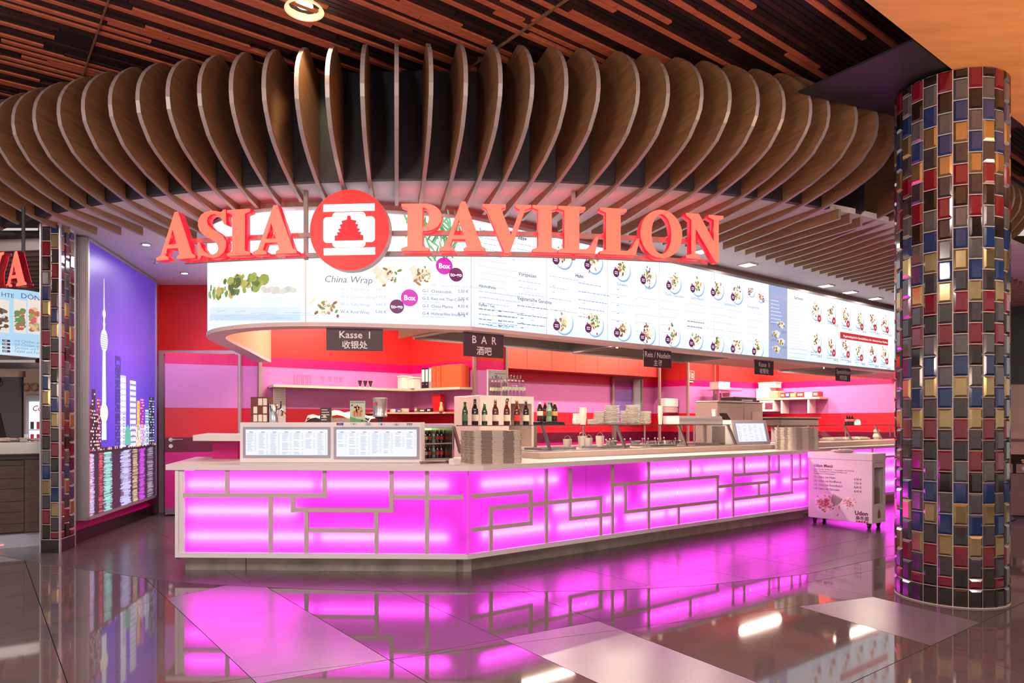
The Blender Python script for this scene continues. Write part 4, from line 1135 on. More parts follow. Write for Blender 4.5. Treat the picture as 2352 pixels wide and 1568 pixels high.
def screen(px0, px1, pt, pb, parent, cx, n=7, y=DY):
    x0, x1 = gx(px0, y) - cx, gx(px1, y) - cx; z0, z1 = zat(pb, y) - .9, zat(pt, y) - .9; f = .022
    for a, b_, c, d in ((x0 - f, x1 + f, z0 - f, z0), (x0 - f, x1 + f, z1, z1 + f), (x0 - f, x0, z0, z1), (x1, x1 + f, z0, z1)):
        m = MB(); m.box(a, b_, -.008, .004, c, d); m.obj('screen_frame', mat('frame_grey', (158, 156, 172), .4), parent)
    p = Print(lambda a, b_, off: (a, -.002 - off, b_)); p.rect(x0, x1, z0, z1, (240, 244, 255), 0)
    w_ = (x1 - x0) / n
    for c in range(n):
        xa = x0 + w_ * (c + .12); p.rect(xa + .02, xa + w_ * .5, z1 - .026, z1 - .020, (110, 120, 160), 1)
        k = random.randint(9, 15)
        for r in range(k):
            z = z1 - .036 - r * .0135
            if random.random() < .1 or z < z0 + .01: continue
            p.rect(xa, xa + w_ * random.uniform(.35, .55), z - .004, z, (164, 174, 210), 1); p.rect(xa + w_ * .66, xa + w_ * .78, z - .004, z, (180, 188, 216), 1)
    p.obj('screen', print_mat('screen_backlit', 1.0), parent, attr=True)


screen(563, 753, 986, 1045, du, (dl_ + dr_) / 2); screen(773, 958, 986, 1048, du, (dl_ + dr_) / 2)
for i, (px, c, t_) in enumerate(((781, (30, 60, 140), ''), (813, (206, 206, 214), ''), (846, (214, 216, 224), 'VISA'), (877, (206, 206, 214), ''), (911, (206, 208, 216), ''), (941, (206, 208, 214), ''))):
    x = gx(px, DY) - (dl_ + dr_) / 2; p = Print(lambda a, b_, off: (a, -off, b_)); z = .322
    p.rect(x - .034, x + .034, z, z + .028, (232, 230, 234), 0); p.rect(x - .03, x + .03, z + .003, z + .025, c, 1)
    if t_: p.text(t_, x, z + .010, .018, (40, 50, 120), 2, .02, 'CENTER'); p.rect(x - .026, x + .026, z + .004, z + .007, (40, 50, 120), 2)
    elif i == 0: p.disc(x - .008, z + .014, .010, (214, 40, 40), 2, 12); p.disc(x + .008, z + .014, .010, (60, 120, 214), 3, 12)
    elif i == 1: p.disc(x - .004, z + .017, .004, (200, 40, 50), 2, 8); p.rect(x, x + .008, z + .012, z + .018, (60, 60, 66), 2)
    elif i == 3: p.disc(x, z + .014, .006, (50, 50, 60), 2, 10); p.rect(x - .008, x + .008, z + .007, z + .011, (50, 50, 60), 3)
    elif i == 4: p.shape([(x - .002, z + .008), (x + .009, z + .021), (x - .002, z + .014), (x - .007, z + .018)], (40, 44, 60), 2); p.rect(x - .014, x + .014, z + .005, z + .009, (60, 60, 80), 2)
    else:
        for q in range(3): p.rect(x - .02 + q * .015, x - .009 + q * .015, z + .006, z + .012, (50, 50, 54), 2); p.rect(x - .02 + q * .015, x - .009 + q * .015, z + .016, z + .022, (50, 50, 54), 2)
    p.obj('sticker', PRINT0, du, attr=True)

# ================================================================== TRAYS
def tray_stack(px0, px1, pt, pb, u, v, z, rot, n, depth, tints, lab0, grp, split=None):
    w_ = px1; first = None
    pitch = px0
    for k in range(n):
        lab = lab0 % pile_rank(k, n)
        jx, jy = random.uniform(-.006, .006), random.uniform(-.004, .004)
        o = tag(link('serving_tray', first.data if first else None, None, uv(u, v, z + k * pitch), ANG + rot), lab, 'tray', grp) if first else None
        if not first:
            b = MB(); hw, hd = w_ / 2, depth / 2; b.bbox(-hw, hw, -hd, hd, 0, .005, .002)
            c = .03; rr = arcp(hw - c, -hd + c, c, c, -90, 0, 4) + arcp(hw - c, hd - c, c, c, 0, 90, 4) + arcp(-hw + c, hd - c, c, c, 90, 180, 4) + arcp(-hw + c, -hd + c, c, c, 180, 270, 4)
            r2 = []
            for q0, q1 in zip(rr, rr[1:] + rr[:1]):
                m_ = 16 if math.hypot(q1[0] - q0[0], q1[1] - q0[1]) > .2 else 1
                r2 += [(q0[0] + (q1[0] - q0[0]) * i / m_, q0[1] + (q1[1] - q0[1]) * i / m_) for i in range(m_)]
            rr = r2; b = MB(); ri = [(x * (1 - .03 / hw), y * (1 - .03 / hd)) for x, y in rr]; N_ = len(rr); t = pitch * .8
            b.add([(x * .985, y * .985, 0) for x, y in rr] + [(x, y, t) for x, y in rr] + [(x, y, t) for x, y in ri] + [(x * .985, y * .985, .003) for x, y in ri], [tuple(reversed(range(N_))), tuple(range(3 * N_, 4 * N_))] + [(r * N_ + i, r * N_ + (i + 1) % N_, r * N_ + N_ + (i + 1) % N_, r * N_ + N_ + i) for r in range(3) for i in range(N_)])
            mm = b.obj('serving_tray', tints, None); me = mm.data; n_ = len(me.polygons)
            for p in me.polygons:                     # wide printed bands across the tray, seen on its rim
                q_ = p.center; t_ = math.floor((q_.x + hw) / (2 * hw) * 5) if abs(q_.y) > hd * .93 else math.floor((q_.y + hd) / (2 * hd) * 5) + 1; p.material_index = (0, 1, 2, 3)[int(t_) % 2 + 2 * (abs(q_.x) > hw * .93)] % len(tints) if len(p.vertices) == 4 else 0
            first = mm; mm.location = uv(u, v, z); mm.rotation_euler = (0, 0, ANG + rot); tag(mm, lab, 'tray', grp); o = mm
        o.location.x += jx; o.location.y += jy; o.rotation_euler.z += random.uniform(-.008, .008)


TR = [mat('tray_cream', (234, 222, 206), .5), mat('tray_taupe', (164, 148, 136), .5), mat('tray_grey', (196, 184, 172), .5), mat('tray_tan', (176, 160, 144), .5)]
tray_stack(.0083, .46, 0, 0, .30, .10, .8995, math.radians(-17), 34, .36, TR, 'beige tray, %s in the stack at the counter corner', 'trays stacked at the counter corner')
tray_stack(.0085, .40, 0, 0, 5.14, -.0, .8995, math.radians(-28), 34, .40, [TR[0], TR[2], TR[1]], 'cream tray, %s in the stack beside the udon trolley', 'trays stacked by the trolley')

# ================================================================== UDON TROLLEY
cl_, cr_ = Vector((3.72, 8.75)), Vector((4.205, 8.13)); cd = (cr_ - cl_).normalized(); cn = Vector((cd.y, -cd.x)); cw_ = (cr_ - cl_).length; cdep = .336
tr = thing('food_trolley', 'white udon menu trolley on castors beside the tiled column', 'trolley', ((cl_.x + cr_.x) / 2, (cl_.y + cr_.y) / 2, 0), math.atan2(cd.y, cd.x))
TW_ = mat('trolley_white', (236, 224, 228), .35)
b = MB(); b.bbox(-cw_ / 2, cw_ / 2, .0, .02, .065, .80, .004); b.obj('front_panel', TW_, tr)
b = MB(); b.box(-cw_ / 2, -cw_ / 2 + .02, .02, cdep, .065, .80); b.obj('side_panel', TW_, tr)
b = MB(); b.box(cw_ / 2 - .02, cw_ / 2, .02, cdep, .065, .29); b.box(cw_ / 2 - .02, cw_ / 2, .02, .045, .29, .76); b.box(cw_ / 2 - .02, cw_ / 2, cdep - .03, cdep, .29, .76); b.box(cw_ / 2 - .02, cw_ / 2, .02, cdep, .72, .80); b.obj('side_panel', TW_, tr)
b = MB(); b.box(-cw_ / 2 + .02, cw_ / 2 - .02, cdep - .02, cdep, .065, .80); b.obj('back_panel', TW_, tr)
b = MB(); b.box(-cw_ / 2 + .02, cw_ / 2 - .02, .02, cdep - .02, .065, .085); b.obj('floor_panel', TW_, tr)
b = MB(); b.bbox(-cw_ / 2 - .006, cw_ / 2 + .006, -.006, cdep + .006, .80, .885, .006); b.obj('top', TW_, tr)
for sx in (-1, 1):
    for y in (.05, cdep - .05):
        b = MB(); x = sx * (cw_ / 2 - .06); b.box(x - .022, x + .022, y - .018, y + .018, .045, .066); b.box(x - .02, x - .014, y - .012, y + .012, .02, .05); b.box(x + .014, x + .02, y - .012, y + .012, .02, .05); c_ = b.obj('castor', DARK, tr)
        b = MB(); b.tube([(x - .012, y, .027), (x + .012, y, .027)], .027, 14); b.obj('wheel', BLACK, c_, smooth=True)
p = Print(lambda a, b_, off: (a, -.000 - off, b_)); DK = (66, 40, 56); x0 = -cw_ / 2 + .075
p.text('Udon Menü', x0, .70, .05, DK, 1, .03)
for k, t_ in enumerate(('Udon-Nudeln in Hühner- / Currysuppe mit Gemüse,', 'Eiern, Champignons, Seetang, Karotten und', 'verschiedenen Fleischsorten')): p.text(t_, x0, .665 - .026 * k, .0235, DK, 1, .004)
for k, (t_, c_) in enumerate((('U1: Udon mit Huhn', '6,50 €'), ('U2: Udon mit Rindfleisch', '7,50 €'), ('U3: Udon mit Entenfleisch', '8,00 €'), ('U4: Udon mit Garnelen', '8,00 €'))): p.text(t_, x0, .565 - .048 * k, .034, DK, 1, .008); p.text(c_, x0 + .50, .565 - .048 * k, .034, DK, 1, .008)
for (a, z, r, n) in ((-.17, .25, .14, 130), (.12, .285, .08, 70)):
    p.disc(a, z, r, (248, 236, 240), 1, 26, ry=r * .92)
    for k in range(n): p.disc(a + random.gauss(0, .4) * r, z + random.gauss(0, .33) * r, r * random.uniform(.06, .16), random.choice([(206, 110, 80), (226, 180, 120), (180, 60, 50), (120, 140, 80), (240, 220, 190), (150, 90, 60)]), 2 + k % 4, 8, ry=r * .06, rot=random.uniform(0, 3))
for k in range(5): p.disc(.06 - .14 + k * .02, .33 - .01 * k, .06, (110, 150, 90), 7, 8, ry=.012, rot=1.3 - .1 * k)
p.text('Udon', .19, .155, .068, (60, 26, 48), 2, .03); p.text('烏冬面', .20, .10, .052, (60, 26, 48), 2, .015)
for k in range(5): p.rect(.205 + k * .03, .225 + k * .03, .07, .088, (200, 40, 60) if k % 2 == 0 else (120, 40, 60), 2)
p.obj('front_print', PRINT0, tr, attr=True)
p = Print(lambda a, b_, off: (cw_ / 2 + off, a, b_)); p.disc(.17, .775, .014, (206, 90, 90), 1, 12); p.disc(.17, .775, .008, (240, 225, 225), 2, 10); p.rect(.06, .14, .772, .778, (150, 120, 126), 1); p.rect(.20, .28, .772, .778, (150, 120, 126), 1)
p.shape([(.13, .12), (.21, .12), (.20, .2), (.19, .2), (.185, .24), (.175, .2), (.165, .26), (.155, .2), (.14, .22)], (176, 110, 100), 1); p.obj('side_print', PRINT0, tr, attr=True)
pl = thing('plate', 'white plate heaped with folded napkins on the udon trolley', 'plate', tuple((cl_ + cr_) / 2 - cn * .1) + (.885,), 0)
b = MB(); b.lathe([(.08, 0), (.1, .004), (.14, .02), (.143, .024), (.1, .01), (0, .008)], 24); b.obj('dish', PORC, pl, smooth=True)
b = MB(); random.seed(3)
for k in range(14):
    x, y = random.gauss(0, .05), random.gauss(0, .05); b.bbox(x - .04, x + .04, y - .03, y + .03, .012 + k * .0015, .018 + k * .002, .003)
b.obj('napkins', PAPER, pl)
for k in range(26):
    if k == 0: b = MB(); b.bbox(-.02, .30, -.13, .13, 0, .011, .003); t0 = tag(b.obj('serving_tray', TR[1]), 'taupe tray stored on edge of the pile inside the trolley', 'tray', 'trays stored inside the trolley'); t_ = t0
    else: t_ = dup(t0)
    t_['label'] = 'taupe tray, %s in the pile inside the trolley' % pile_rank(k, 26)
    q = (cl_ + cr_) / 2 + cd * (cw_ / 2 - .345) - cn * (cdep / 2); t_.location = (q.x, q.y, .086 + k * .0148); t_.rotation_euler = (0, 0, math.atan2(cd.y, cd.x))

# ================================================================== LAMPS IN THE CEILING
LAMPW = mat('lamp_white', (255, 250, 240), .4, emit=14, ecol=(255, 244, 226))
random.seed(11)
x, y = gx(699, 1600 * (ZS - H) / 960), 1600 * (ZS - H) / 960
dlt = thing('downlight', 'large round recessed downlight among the ceiling planks', 'ceiling light', (x, y, ZS - .03))
b = MB(); b.lathe([(.122, 0), (.128, -.012), (.112, -.014), (.104, 0), (.09, .05), (.075, .06)], 32, cap=False); b.obj('reflector', mat('reflector', (240, 226, 190), .25, .3, emit=.75, ecol=(236, 224, 176)), dlt, smooth=True)  # emission put into the reflector in place of reflected bulb light
b = MB(); b.lathe([(.06, .03), (.05, .02), (0, .018)], 20); b.obj('bulb', mat('bulb_warm', (255, 240, 200), .4, emit=9, ecol=(255, 240, 190)), dlt)
spot('downlight_beam', (x + .02, y, ZS - .05), (x - .0, y + .75, 3.3), 46, (1, .78, .45), 70, .5, .03)
RSP = [(336, 560), (424, 626)]
for i, (px, py) in enumerate(RSP):
    Y = 1600 * (ZC - H) / (970 - py); t = thing('spot_lamp', ('small round recessed spotlight beside the slat ends', 'small round recessed spotlight before the red wall')[i], 'ceiling light', (gx(px, Y), Y, ZC - .012), 0, 'round recessed spotlights')
    b = MB(); b.lathe([(.05, .012), (.05, 0), (.038, 0), (.038, .010)], 20, cap=False); b.obj('ring', STEEL, t); b = MB(); b.lathe([(0, .004), (.038, .004)], 16); b.obj('lens', LAMPW, t)
    spot('spot_beam', (gx(px, Y), Y, ZC - .03), (gx(px, Y), Y + .1, 0), 30, (1, .9, .92), 110, .8, .04)
for i, (px, py) in enumerate(((1613, 588), (1717, 617), (1897, 663), (1952, 677), (2010, 691))):
    Y = 1600 * (ZC - H) / (970 - py) - .25; t = thing('square_lamp', ('square recessed lamp behind the last sign letter', 'square recessed lamp right of the sign', 'square recessed lamp above the second menu', 'square recessed lamp, fourth along the board', 'square recessed lamp nearest the tiled column')[i], 'ceiling light', (gx(px, Y), Y, ZC - .014), ANG, 'square lamps along the board')
    b = MB(); b.box(-.09, .09, -.09, -.075, 0, .014); b.box(-.09, .09, .075, .09, 0, .014); b.box(-.09, -.075, -.075, .075, 0, .014); b.box(.075, .09, -.075, .075, 0, .014); b.obj('frame', CEILW, t)
    b = MB(); b.box(-.075, .075, -.075, .075, .004, .013); b.obj('lens', LAMPW, t)
x, y = gx(357, 8.2), 8.2; t = thing('sprinkler', 'little sprinkler head under the white ceiling', 'sprinkler', (x, y, ZC - .05)); b = MB(); b.tube([(0, 0, .05), (0, 0, .01)], .012, 8); b.obj('pipe', CHROME, t); b = MB(); b.lathe([(.028, 0), (.03, .004), (.01, .01)], 12); b.obj('deflector', CHROME, t)
WARM = (1, .79, .63)
for u_, v_, p_ in ((.9, 2.9, 75), (.9, 3.9, 75), (4.4, 3.0, 70), (4.4, 4.2, 70), (6.4, 3.0, 70), (6.4, 4.2, 70), (9.6, 2.2, 85), (9.8, 2.9, 85), (10.2, 3.7, 85)):
    area('kitchen_light', uv(u_, v_, 3.12), 1.5, p_, WARM, (0, 0, ANG), .07)
area('ledge_light', uv(2.6, .64, 2.116), 3.6, 80, WARM, (0, 0, ANG), .06); area('ledge_light', uv(8.2, .64, 2.15), 3.6, 90, WARM, (0, 0, ANG), .06)
area('entry_light', (-4.0, 8.2, 3.1), .6, 22, (.9, .8, 1))

# ================================================================== BAR NICHE: shelves and what stands on them
up = thing('wall_shelf', 'long white upper shelf running round the bar niche', 'shelf', (0, 0, 0))
ZSH = 1.775; a_, bb = uv(.05, 5.05), uv(2.36, 5.05)
b = MB(); b.prism([uv(.0, 4.72), uv(2.12, 4.72), uv(2.40, 3.72), uv(2.63, 3.72), uv(2.36, 5.06), uv(.05, 5.06)], ZSH - .035, ZSH); b.obj('board', mat('shelf_cream', (214, 196, 172), .4), up)
lo = thing('wall_shelf', 'short lower shelf with small boxes in the bar niche corner', 'shelf', (0, 0, 0))
b = MB(); b.prism([uv(1.55, 4.82), uv(2.12, 4.80), uv(2.34, 4.02), uv(2.57, 4.02), uv(2.36, 5.06), uv(1.55, 5.06)], 1.385, 1.41); b.obj('board', MATS['shelf_cream'], lo)


def place(name, label, cat, u, v, z, group=None, rot=0): return thing(name, label, cat, uv(u, v, z), ANG + rot, group)


def glassware(prof, n, pxs, v, z, label, group, m, name='drinking_glass', foot=None):
    first = None
    for i, px in enumerate(pxs):
        u = px_u(px, v)
        if first is None:
            b = MB(); b.lathe(prof, n); first = tag(b.obj(name, m, None, smooth=True), label, 'glass', group); first.location = uv(u, v, z)
            if foot: bb_ = MB(); bb_.lathe(foot, n); bb_.obj('foot', mat('glass_foot', (236, 220, 226), .1), first, smooth=True)
            o = first
        else: o = dup(first); o.location = uv(u, v, z)
        o['label'] = label % row_rank(i)


tum = [(.026, 0), (.03, .16), (.028, .16), (.024, .012), (0, .010)]
glassware(tum, 14, (679, 690, 700, 710), 4.9, ZSH, 'clear tall tumbler, %s on the upper bar shelf', 'tall tumblers on the bar shelf', GLASSD)
stem = [(.028, 0), (.028, .004), (.005, .01), (.005, .06), (.02, .075), (.03, .15), (.028, .15), (.018, .08), (0, .074)]
glassware(stem, 14, (741, 757, 772, 783), 4.9, ZSH, 'clear stemmed glass, %s on the upper bar shelf', 'stemmed glasses on the bar shelf', GLASSD)
dk = [(.008, .02), (.016, .04), (.034, .11), (.031, .11), (.012, .045), (0, .04)]
glassware(dk, 12, (827, 839, 851), 4.9, ZSH, 'small dark flared glass with clear foot, %s of three', 'dark flared glasses on the bar shelf', mat('smoked_glass', (44, 36, 38), .15), foot=[(.026, 0), (.026, .004), (.006, .02)])


def cbox(name, label, cat, px0, px1, pt, pb, v, depth, m, group=None, z=None, parts=None):
    u, w_, zb, h = fit(px0, px1, pt, pb, v); zb = zb if z is None else z
    t = place(name, label, cat, u, v, zb, group); b = MB(); b.bbox(-w_ / 2, w_ / 2, 0, depth, 0, h, .006); b.obj('body', m, t)
    if parts: parts(t, w_, h, depth)
    return t


TUB = mat('tub_white', (244, 228, 216), .35)
def lid(t, w_, h, d): b = MB(); b.bbox(-w_ / 2 - .008, w_ / 2 + .008, -.008, d + .008, h, h + .025, .004); b.obj('lid', TUB, t)
cbox('storage_tub', 'taller white lidded tub on the upper bar shelf', 'tub', 924, 946, 862, 889, 4.76, .15, TUB, None, ZSH, lid)
cbox('storage_tub', 'wider white lidded tub beside the ring binders', 'tub', 948, 967, 866, 889, 4.60, .13, TUB, None, ZSH, lid)


SL0, SL1 = Vector(uv(2.12, 4.72)), Vector(uv(2.40, 3.72)); SLd = (SL1 - SL0).normalized(); SLR = math.atan2(SLd.y, SLd.x)


def on_side(px, off=0):                         # point on the front edge of the side shelf seen at px
    k = (px - 1176) / 1600; n = Vector((-SLd.y, SLd.x)) * off; p = SL0 + n
    t = (k * p.y - p.x) / (SLd.x - k * SLd.y); return p + SLd * t


def side_box(name, label, cat, px0, px1, h, depth, m, group, off, z, parts=None):
    a, c = on_side(px0, off), on_side(px1, off); w_ = (c - a).length; q = (a + c) / 2
    t = thing(name, label, cat, (q.x, q.y, z), SLR, group); b = MB(); b.bbox(-w_ / 2 + .001, w_ / 2 - .001, 0, depth, 0, h, .004); b.obj('body', m, t)
    if parts: parts(t, w_, h, depth)
    return t


def binder(px0, px1, m, spine, label, hh=.31):
    def parts(t, w_, h, d):
        b = MB(); b.box(-w_ / 2 + .008, w_ / 2 - .008, -.002, 0, h * .32, h * .93); b.obj('spine_label', spine, t)
        b = MB(); b.tube([(0, -.004, h * .2), (0, 0, h * .2)], .011, 10); b.obj('finger_ring', CHROME, t)
    side_box('ring_binder', label, 'binder', px0, px1, hh, .19, m, 'ring binders', .02, ZSH, parts)


binder(968, 976, BLACK, PAPER, 'black ring binder next to the white tubs'); binder(976.4, 984, BLACK, PAPER, 'black ring binder beside the grey one'); binder(984.4, 991, GREYP, PAPER, 'grey ring binder beside the orange ones')
OR_ = mat('binder_orange', (240, 92, 50), .3)
binder(991.5, 1001, OR_, OR_, 'orange ring binder beside the grey one', .33); binder(1001.5, 1012, OR_, OR_, 'orange ring binder before the wide orange file box', .33)
side_box('file_box', 'wide orange file box at the end of the binders', 'file box', 1013, 1060, .34, .18, OR_, None, .02, ZSH, lambda t, w_, h, d: (MB().tube([(-w_ * .2, -.004, h * .25), (-w_ * .2, 0, h * .25)], .012, 10).obj('finger_ring', CHROME, t)))
side_box('tin', 'tall red tin standing on the lower bar shelf', 'tin', 992, 1011, .25, .1, RED, None, .09, 1.411, lambda t, w_, h, d: MB().bbox(-w_ / 2 - .003, w_ / 2 + .003, -.003, d + .003, h, h + .025, .004).obj('lid', RED, t))
q = on_side(1013.5, .03); t = thing('figurine', 'small golden lucky figurine on the lower bar shelf', 'figurine', (q.x, q.y, 1.411)); b = MB(); b.lathe([(.03, .012), (.035, .03), (.028, .07), (.018, .095), (.024, .115), (.02, .14), (0, .15)], 14); b.obj('body', mat('figurine_cream', (226, 196, 130), .3), t, smooth=True); b = MB(); b.lathe([(.04, -.0), (.04, .012)], 14); b.obj('base', RED, t)
for i, (p0, p1, h_, c, lab) in enumerate(((901, 909, 7, (226, 214, 206), 'white carton, left end of the lower bar shelf'), (911, 922, 6, (70, 80, 170), 'blue packet on the lower bar shelf'), (925, 940, 9, (214, 190, 160), 'flat cream carton on the lower bar shelf'))):
    cbox('small_pack', lab, 'pack', p0, p1, 942 - h_, 942, 4.84, .08, mat('pack_%d' % i, c, .5), 'packs on the lower bar shelf', 1.411, lambda t, w_, h, d: MB().box(-w_ * .3, w_ * .3, -.002, 0, h * .3, h * .7).obj('label', PAPER, t))
for i, (p0, p1, h_, c, lab) in enumerate(((951, 958, .075, (150, 110, 80), 'brown tin box on the lower bar shelf'), (962, 977, .05, (70, 50, 60), 'dark flat pack on the lower bar shelf'), (979, 990, .06, (40, 34, 38), 'black dish pack beside the red tin'))):
    side_box('small_pack', lab, 'pack', p0, p1, h_, .08, mat('packs_%d' % i, c, .5), 'packs on the lower bar shelf', .04, 1.411, lambda t, w_, h, d: MB().box(-w_ * .3, w_ * .3, -.002, 0, h * .3, h * .7).obj('label', PAPER, t))

# things standing behind or on the display unit
u, w_, zb, h = fit(628, 657, 889, 972, 5.03)
t = place('paper_notice', 'white paper notice hanging on the bar wall', 'notice', u, 5.045, zb); b = MB(); b.box(-w_ / 2, w_ / 2, 0, .004, 0, h); b.obj('sheet', PAPER, t); p = Print(lambda a, b_, off: (a, -off, b_))
for k in range(16): p.rect(-w_ * .4, -w_ * .03, h * (.95 - k * .05), h * (.965 - k * .05), (190, 180, 176), 0); p.rect(w_ * .03, w_ * .4, h * (.95 - k * .05), h * (.965 - k * .05), (190, 180, 176), 0)
p.obj('print', PRINT0, t, attr=True)
ZD = 1.252


def on_unit(name, label, cat, px0, px1, Y, z=ZD, rot=0): return thing(name, label, cat, (gx((px0 + px1) / 2, Y), Y, z), rot), (px1 - px0) / 1600 * Y


lt, w_ = on_unit('lantern_box', 'brown wooden lantern box with cream paper squares on the display unit', 'lantern', 575, 617, 6.18, rot=-.1)
BRN = mat('lantern_brown', (120, 56, 40), .5); hh = .225; b = MB(); b.box(-w_ / 2, w_ / 2, 0, .10, 0, hh); b.obj('body', BRN, lt)
for i, (cx_, rz, ww) in enumerate(((.5, 2, .23), (.77, 2, .22), (.22, 1, .22), (.77, 1, .22), (.22, 0, .22), (.5, 0, .22), (.77, 0, .22))):
    b = MB(); x0 = -w_ / 2 + w_ * (cx_ - ww / 2 + .05); b.box(x0, x0 + w_ * ww, -.003, 0, hh * (.03 + .32 * rz), hh * (.30 + .32 * rz)); b.obj('paper_square', PAPERW, lt)
for k in range(3): b = MB(); b.box(-w_ / 2 - .003, w_ / 2 + .003, -.006, 0, hh * (.315 + .32 * k), hh * (.34 + .32 * k)); b.obj('bar', BRN, lt)
bt, w_ = on_unit('beer_tap', 'round steel beer tower with a tap and black lever', 'beer tap', 617, 639, 6.2)
b = MB(); b.lathe([(.042, 0), (.042, .155), (.04, .16)], 24); b.obj('tower', CHROME, bt, smooth=True)
b = MB(); b.tube([(.04, -.0, .118), (.07, -.01, .118), (.085, -.02, .10), (.088, -.03, .055)], .009, 8); b.obj('spout', CHROME, bt, smooth=True); b = MB(); b.tube([(.066, -.01, .12), (.07, -.01, .15), (.07, -.01, .185)], .008, 8); b.obj('lever', BLACK, bt, smooth=True); b = MB(); b.tube([(.05, -.01, .12), (.10, .0, .085), (.112, .0, .07)], .006, 6); b.obj('side_nozzle', CHROME, bt)
em_, w_ = on_unit('espresso_machine', 'dark espresso machine under a white cloth behind the display unit', 'coffee machine', 704, 846, 7.3, .9)
b = MB(); b.bbox(-w_ / 2, w_ / 2, 0, .45, 0, .40, .01); b.obj('body', mat('machine_dark', (70, 40, 44), .3), em_)
b = MB(); b.bbox(-w_ / 2 + .15, w_ / 2 - .05, -.012, 0, .26, .40, .003); b.obj('control_panel', mat('panel_taupe', (168, 150, 140), .35, .4), em_)
for k in range(5): b = MB(); b.box(.0 + k * .028, .016 + k * .028, -.018, -.012, .33, .345); b.obj('key', DARK, em_)
b = MB(); n = 12
grid = [(-w_ / 2 - .01 + (w_ + .02) * i / n, -.02 + .48 * j / 5, .405 + .055 * math.sin(i * 1.3 + j) * .35 + .06 * math.sin(PI * i / n) + random.uniform(-.008, .008) - (.05 if j == 0 else 0)) for j in range(6) for i in range(n + 1)]
b.add(grid, [(j * (n + 1) + i, j * (n + 1) + i + 1, (j + 1) * (n + 1) + i + 1, (j + 1) * (n + 1) + i) for j in range(5) for i in range(n)]); b.obj('cover_cloth', PAPER, em_, smooth=True)
kb, w_ = on_unit('menu_board_card', 'small dark chalkboard card standing on the display unit', 'card', 735, 760, 6.12, rot=.15)
b = MB(); b.add([(-w_ / 2, 0, 0), (w_ / 2, 0, 0), (w_ / 2, .035, .13), (-w_ / 2, .035, .13), (-w_ / 2, .006, -.0), (w_ / 2, .006, 0), (w_ / 2, .041, .13), (-w_ / 2, .041, .13)], [(0, 1, 2, 3), (5, 4, 7, 6), (0, 4, 5, 1), (3, 2, 6, 7), (0, 3, 7, 4), (1, 5, 6, 2)]); b.obj('slate', mat('slate_brown', (62, 42, 38), .6), kb)
b = MB(); b.add([(-w_ / 2, .038, .13), (w_ / 2, .038, .13), (w_ / 2, .09, 0), (-w_ / 2, .09, 0)], [(0, 1, 2, 3)]); b.obj('rear_leg', PAPER, kb)
p = Print(lambda a, b_, off: (a, .035 * b_ / .13 - off, b_))
for k in range(5): p.rect(-w_ * .38, w_ * random.uniform(.05, .35), .018 + k * .022, .026 + k * .022, (206, 190, 180), 0)
p.disc(-.01, .05, .014, (206, 190, 180), 1, 12); p.obj('chalk_print', PRINT0, kb, attr=True)
gc, w_ = on_unit('menu_card', 'pale green menu card with a spring roll picture on the display unit', 'card', 802, 837, 6.12)
b = MB(); b.box(-w_ / 2, w_ / 2, .03, .036, 0, .188); b.obj('card', mat('card_green', (186, 204, 178), .5), gc); b = MB(); b.box(-w_ / 2 + .01, w_ / 2 - .01, .0, .07, 0, .006); b.obj('foot', GLASSD, gc)
p = Print(lambda a, b_, off: (a, .03 - off, b_)); p.shape([(-w_ / 2, .002), (w_ / 2, .002), (w_ / 2, .02), (0, .03), (-w_ / 2, .052)], (88, 158, 100), 0); p.rect(-w_ * .45, w_ * .45, .168, .182, (120, 150, 126), 0)
for k in range(7): p.rect(-.042 + k * .012, -.032 + k * .012, .05, .10, (190, 96, 60) if k % 2 else (214, 150, 90), 1)
for k in range(40): p.disc(random.gauss(0, .018), .118 + random.gauss(0, .015), .008, random.choice([(214, 160, 96), (222, 110, 70), (110, 140, 70), (236, 206, 160), (120, 60, 40)]), 2 + k % 3, 7)
p.disc(-w_ * .36, .15, .008, (60, 80, 70), 4, 12); p.text('GUTEN APPETIT', 0, .172, .010, (240, 246, 240), 3, 0, 'CENTER') if False else None
p.disc(w_ * .3, .015, .009, (40, 70, 56), 4, 10); p.obj('card_print', PRINT0, gc, attr=True)
cg, w_ = on_unit('coffee_grinder', 'coffee grinder with a big shiny steel bean tin', 'coffee grinder', 857, 889, 6.9, .9)
b = MB(); b.bbox(-.05, .05, -.06, .08, 0, .33, .01); b.obj('housing', BLACK, cg)
b = MB(); b.lathe([(.022, .33), (.022, .39), (.06, .405), (.075, .41)], 20); b.obj('neck', BLACK, cg, smooth=True); b = MB(); b.lathe([(.07, .405), (.072, .42), (.069, .43), (.069, .575), (.073, .582), (.073, .59), (.065, .592)], 28); b.obj('bean_tin', STEEL, cg, smooth=True)
b = MB(); b.box(-.045, -.02, -.073, -.06, .52, .545); b.obj('label', RED, cg)

# ================================================================== BOTTLES
def bottle(name, cat, prof, body, label, cap, lb_z, capz, lm, n=14, neck=None):
    root = link(name, None)
    b = MB(); b.lathe(prof, n); b.obj('glass_body', body, root, smooth=True)
    r = max(q[0] for q in prof) + .0008; b = MB(); b.lathe([(r, lb_z[0]), (r, lb_z[1])], n, cap=False); b.obj('label', lm, root, smooth=True)
    top = prof[-1]; b = MB(); b.lathe([(capz[0], top[1] - capz[1]), (capz[0], top[1] + .002), (0, top[1] + .003)], n); b.obj('cap', cap, root, smooth=True)
    if neck: b = MB(); b.lathe([(neck[0], neck[1]), (neck[2], neck[3])], n, cap=False); b.obj('neck_label', lm, root, smooth=True)
    return root


